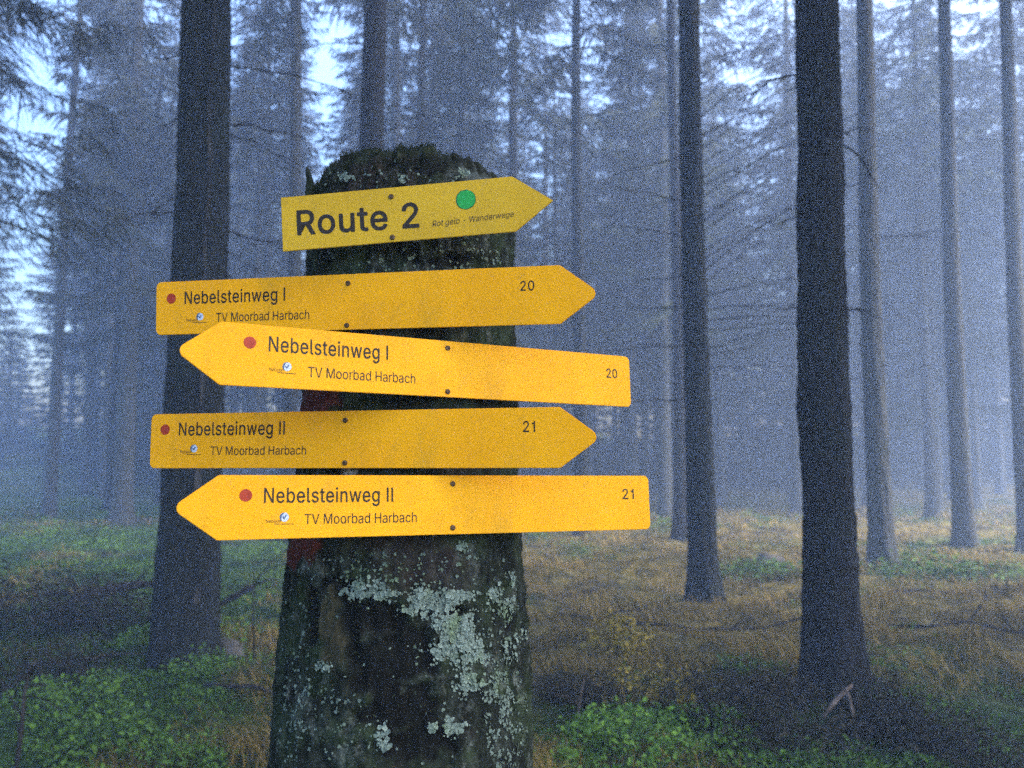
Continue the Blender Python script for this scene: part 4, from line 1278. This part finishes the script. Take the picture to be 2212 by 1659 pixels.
def emblem(e, x, y, rad):
    V, F = disc(x, y, rad, 0.0003, 28)
    b = mesh_obj('emblem', V, F, LOGO_W, e)
    # blue crescent and tick inside the round badge
    V, F = [], []
    n = 16
    for k in range(n + 1):
        a = math.radians(75 + 170 * k / n)
        V.append((x + rad * 0.98 * math.cos(a), y + rad * 0.98 * math.sin(a), 0.0006))
        q = rad * (0.98 - 0.42 * math.sin(math.pi * k / n))
        V.append((x + q * math.cos(a), y + q * math.sin(a), 0.0006))
    F = [(2 * k, 2 * k + 1, 2 * k + 3, 2 * k + 2) for k in range(n)]
    for (a0, a1, w) in (((-0.35, 0.15), (-0.02, -0.35), 0.13), ((-0.05, -0.35), (0.42, 0.45), 0.13)):
        p, q = Vector((x + a0[0] * rad, y + a0[1] * rad, 0.0007)), Vector((x + a1[0] * rad, y + a1[1] * rad, 0.0007))
        s = (q - p).cross(Vector((0, 0, 1))).normalized() * w * rad
        k = len(V)
        V += [tuple(p - s), tuple(p + s), tuple(q + s), tuple(q - s)]
        F.append((k, k + 1, k + 2, k + 3))
    mesh_obj('emblem_mark', V, F, LOGO_B, b)
    m = part_mesh('caption', text_mesh('Nebelst', x - 0.0225, x - 0.004, y - 0.0068, 0.0042, -0.006), FADED_INK, e)
    k = bpy.data.meshes.new('underline')
    k.from_pydata([(x - 0.012, y - 0.0088, 0.0003), (x + 0.012, y - 0.0092, 0.0003), (x + 0.012, y - 0.0085, 0.0003), (x - 0.012, y - 0.0079, 0.0003)], [], [(0, 1, 2, 3)])
    part_mesh('underline', k, FADED_INK, e)


SLEN, SPT, SH = 0.675, 0.0546, 0.08
e = sign((-0.1356, 1.2097, 1.8367), -6.21, 0.09, 3.37, 0.3875, 0.0545, 0.0782, True, 'short faded yellow arrow sign reading Route 2, topmost on the stump', OLD_YELLOW)
part_mesh('lettering', text_mesh('Route 2', -0.1715, 0.0050, -0.0170, 0.0345, 0.026, rot=-0.022), INK, e)
part_mesh('caption', text_mesh('Rot gelb - Wanderwege', 0.0235, 0.1385, -0.0222, 0.0082, 0.0, 0.18, rot=0.036), FADED_INK, e)
rr_ = random.Random(3)
V, F = disc(0.0725, 0.0122, 0.0141, 0.0003, 30, 0.03, rr_)
d_ = mesh_obj('waymark_dot', V, F, GREEN_D, e)
V, F = disc(0.0727, 0.0122, 0.0130, 0.0006, 30, 0.04, rr_)
mesh_obj('dot_fill', V, F, GREEN, d_)
screw(e, -0.0332, 0.0258, 1); screw(e, -0.0341, -0.0325, 2)

DATA = [
    ((-0.2104, 1.2414, 1.7166), -13.23, 2.38, -0.37, True, 'Nebelsteinweg I', '20', (-0.3115, 0.0145), (-0.2888, -0.1237, 0.0055, 0.0188), (-0.2356, -0.0854, -0.0228, 0.0132), (-0.2627, -0.0142), (0.2279, 0.2474, 0.0070, 0.0132), ((-0.0251, 0.0268), (-0.0270, -0.0337)),
     'yellow sign reading Nebelsteinweg I and 20 pointing right, second from the top'),
    ((-0.1120, 1.2176, 1.6191), 28.2, -4.73, -1.11, False, 'Nebelsteinweg I', '20', (-0.2476, 0.0160), (-0.2240, -0.0639, 0.0066, 0.0195), (-0.1730, -0.0243, -0.0236, 0.0135), (-0.2004, -0.0118), (0.2930, 0.3130, 0.0040, 0.0142), ((0.0249, 0.0298), (0.0242, -0.0323)),
     'bright yellow tilted sign reading Nebelsteinweg I and 20 pointing left'),
    ((-0.2110, 1.2262, 1.5200), -14.52, -1.12, 0.26, True, 'Nebelsteinweg II', '21', (-0.3130, 0.0170), (-0.2895, -0.1165, 0.0080, 0.0190), (-0.2355, -0.0826, -0.0209, 0.0125), (-0.2633, -0.0113), (0.2332, 0.2496, 0.0077, 0.0142), ((-0.0233, 0.0267), (-0.0227, -0.0327)),
     'yellow sign reading Nebelsteinweg II and 21 pointing right'),
    ((-0.1028, 1.2048, 1.4306), 23.18, -4.59, -0.64, False, 'Nebelsteinweg II', '21', (-0.2500, 0.0147), (-0.2278, -0.0606, 0.0052, 0.0185), (-0.1768, -0.0280, -0.0225, 0.0130), (-0.2023, -0.0130), (0.2912, 0.3105, 0.0053, 0.0148), ((0.0239, 0.0285), (0.0232, -0.0311)),
     'bright yellow sign reading Nebelsteinweg II and 21 pointing left, lowest on the stump'),
]
for i, (pos, yw, pt, rl, right, t1, num, dot, tx, tv, lg, nm, scr, lab) in enumerate(DATA):
    e = sign(pos, yw, pt, rl, SLEN, SPT, SH, right, lab, YELLOW)
    part_mesh('lettering', text_mesh(t1, tx[0], tx[1], tx[2], tx[3], 0.011), INK, e)
    part_mesh('lettering', text_mesh('TV Moorbad Harbach', tv[0], tv[1], tv[2], tv[3], 0.0), INK, e)
    part_mesh('lettering', text_mesh(num, nm[0], nm[1], nm[2], nm[3], 0.011), INK, e)
    V, F = disc(dot[0], dot[1], 0.0078, 0.0003, 28)
    mesh_obj('waymark_dot', V, F, RED, e)
    emblem(e, lg[0], lg[1], 0.0058)
    for q, s in enumerate(scr): screw(e, s[0], s[1], i * 2 + q)

# ------------------------------------------------------------------ haze
bm = bmesh.new()
bmesh.ops.create_cube(bm, size=1.0)
for v in bm.verts:
    v.co = Vector(((GX1 + 1.0) * 2 * v.co.x, (GY0 + GY1) / 2 + (GY1 - GY0 + 2) * v.co.y, -2.0 if v.co.z < 0 else 28.5))
me = bpy.data.meshes.new('haze')
bm.to_mesh(me); bm.free()
hm = bpy.data.materials.new('forest_fog')
hm.use_nodes = True
hm.node_tree.nodes.clear()
out = hm.node_tree.nodes.new('ShaderNodeOutputMaterial')
pv = hm.node_tree.nodes.new('ShaderNodeVolumePrincipled')
pv.inputs['Color'].default_value = (0.54, 0.70, 1.0, 1)
pv.inputs['Density'].default_value = 0.0165
pv.inputs['Anisotropy'].default_value = 0.35
hm.node_tree.links.new(pv.outputs[0], out.inputs['Volume'])
me.materials.append(hm)
o = bpy.data.objects.new('haze', me)
COL.objects.link(o)
tag(o, kind='stuff')
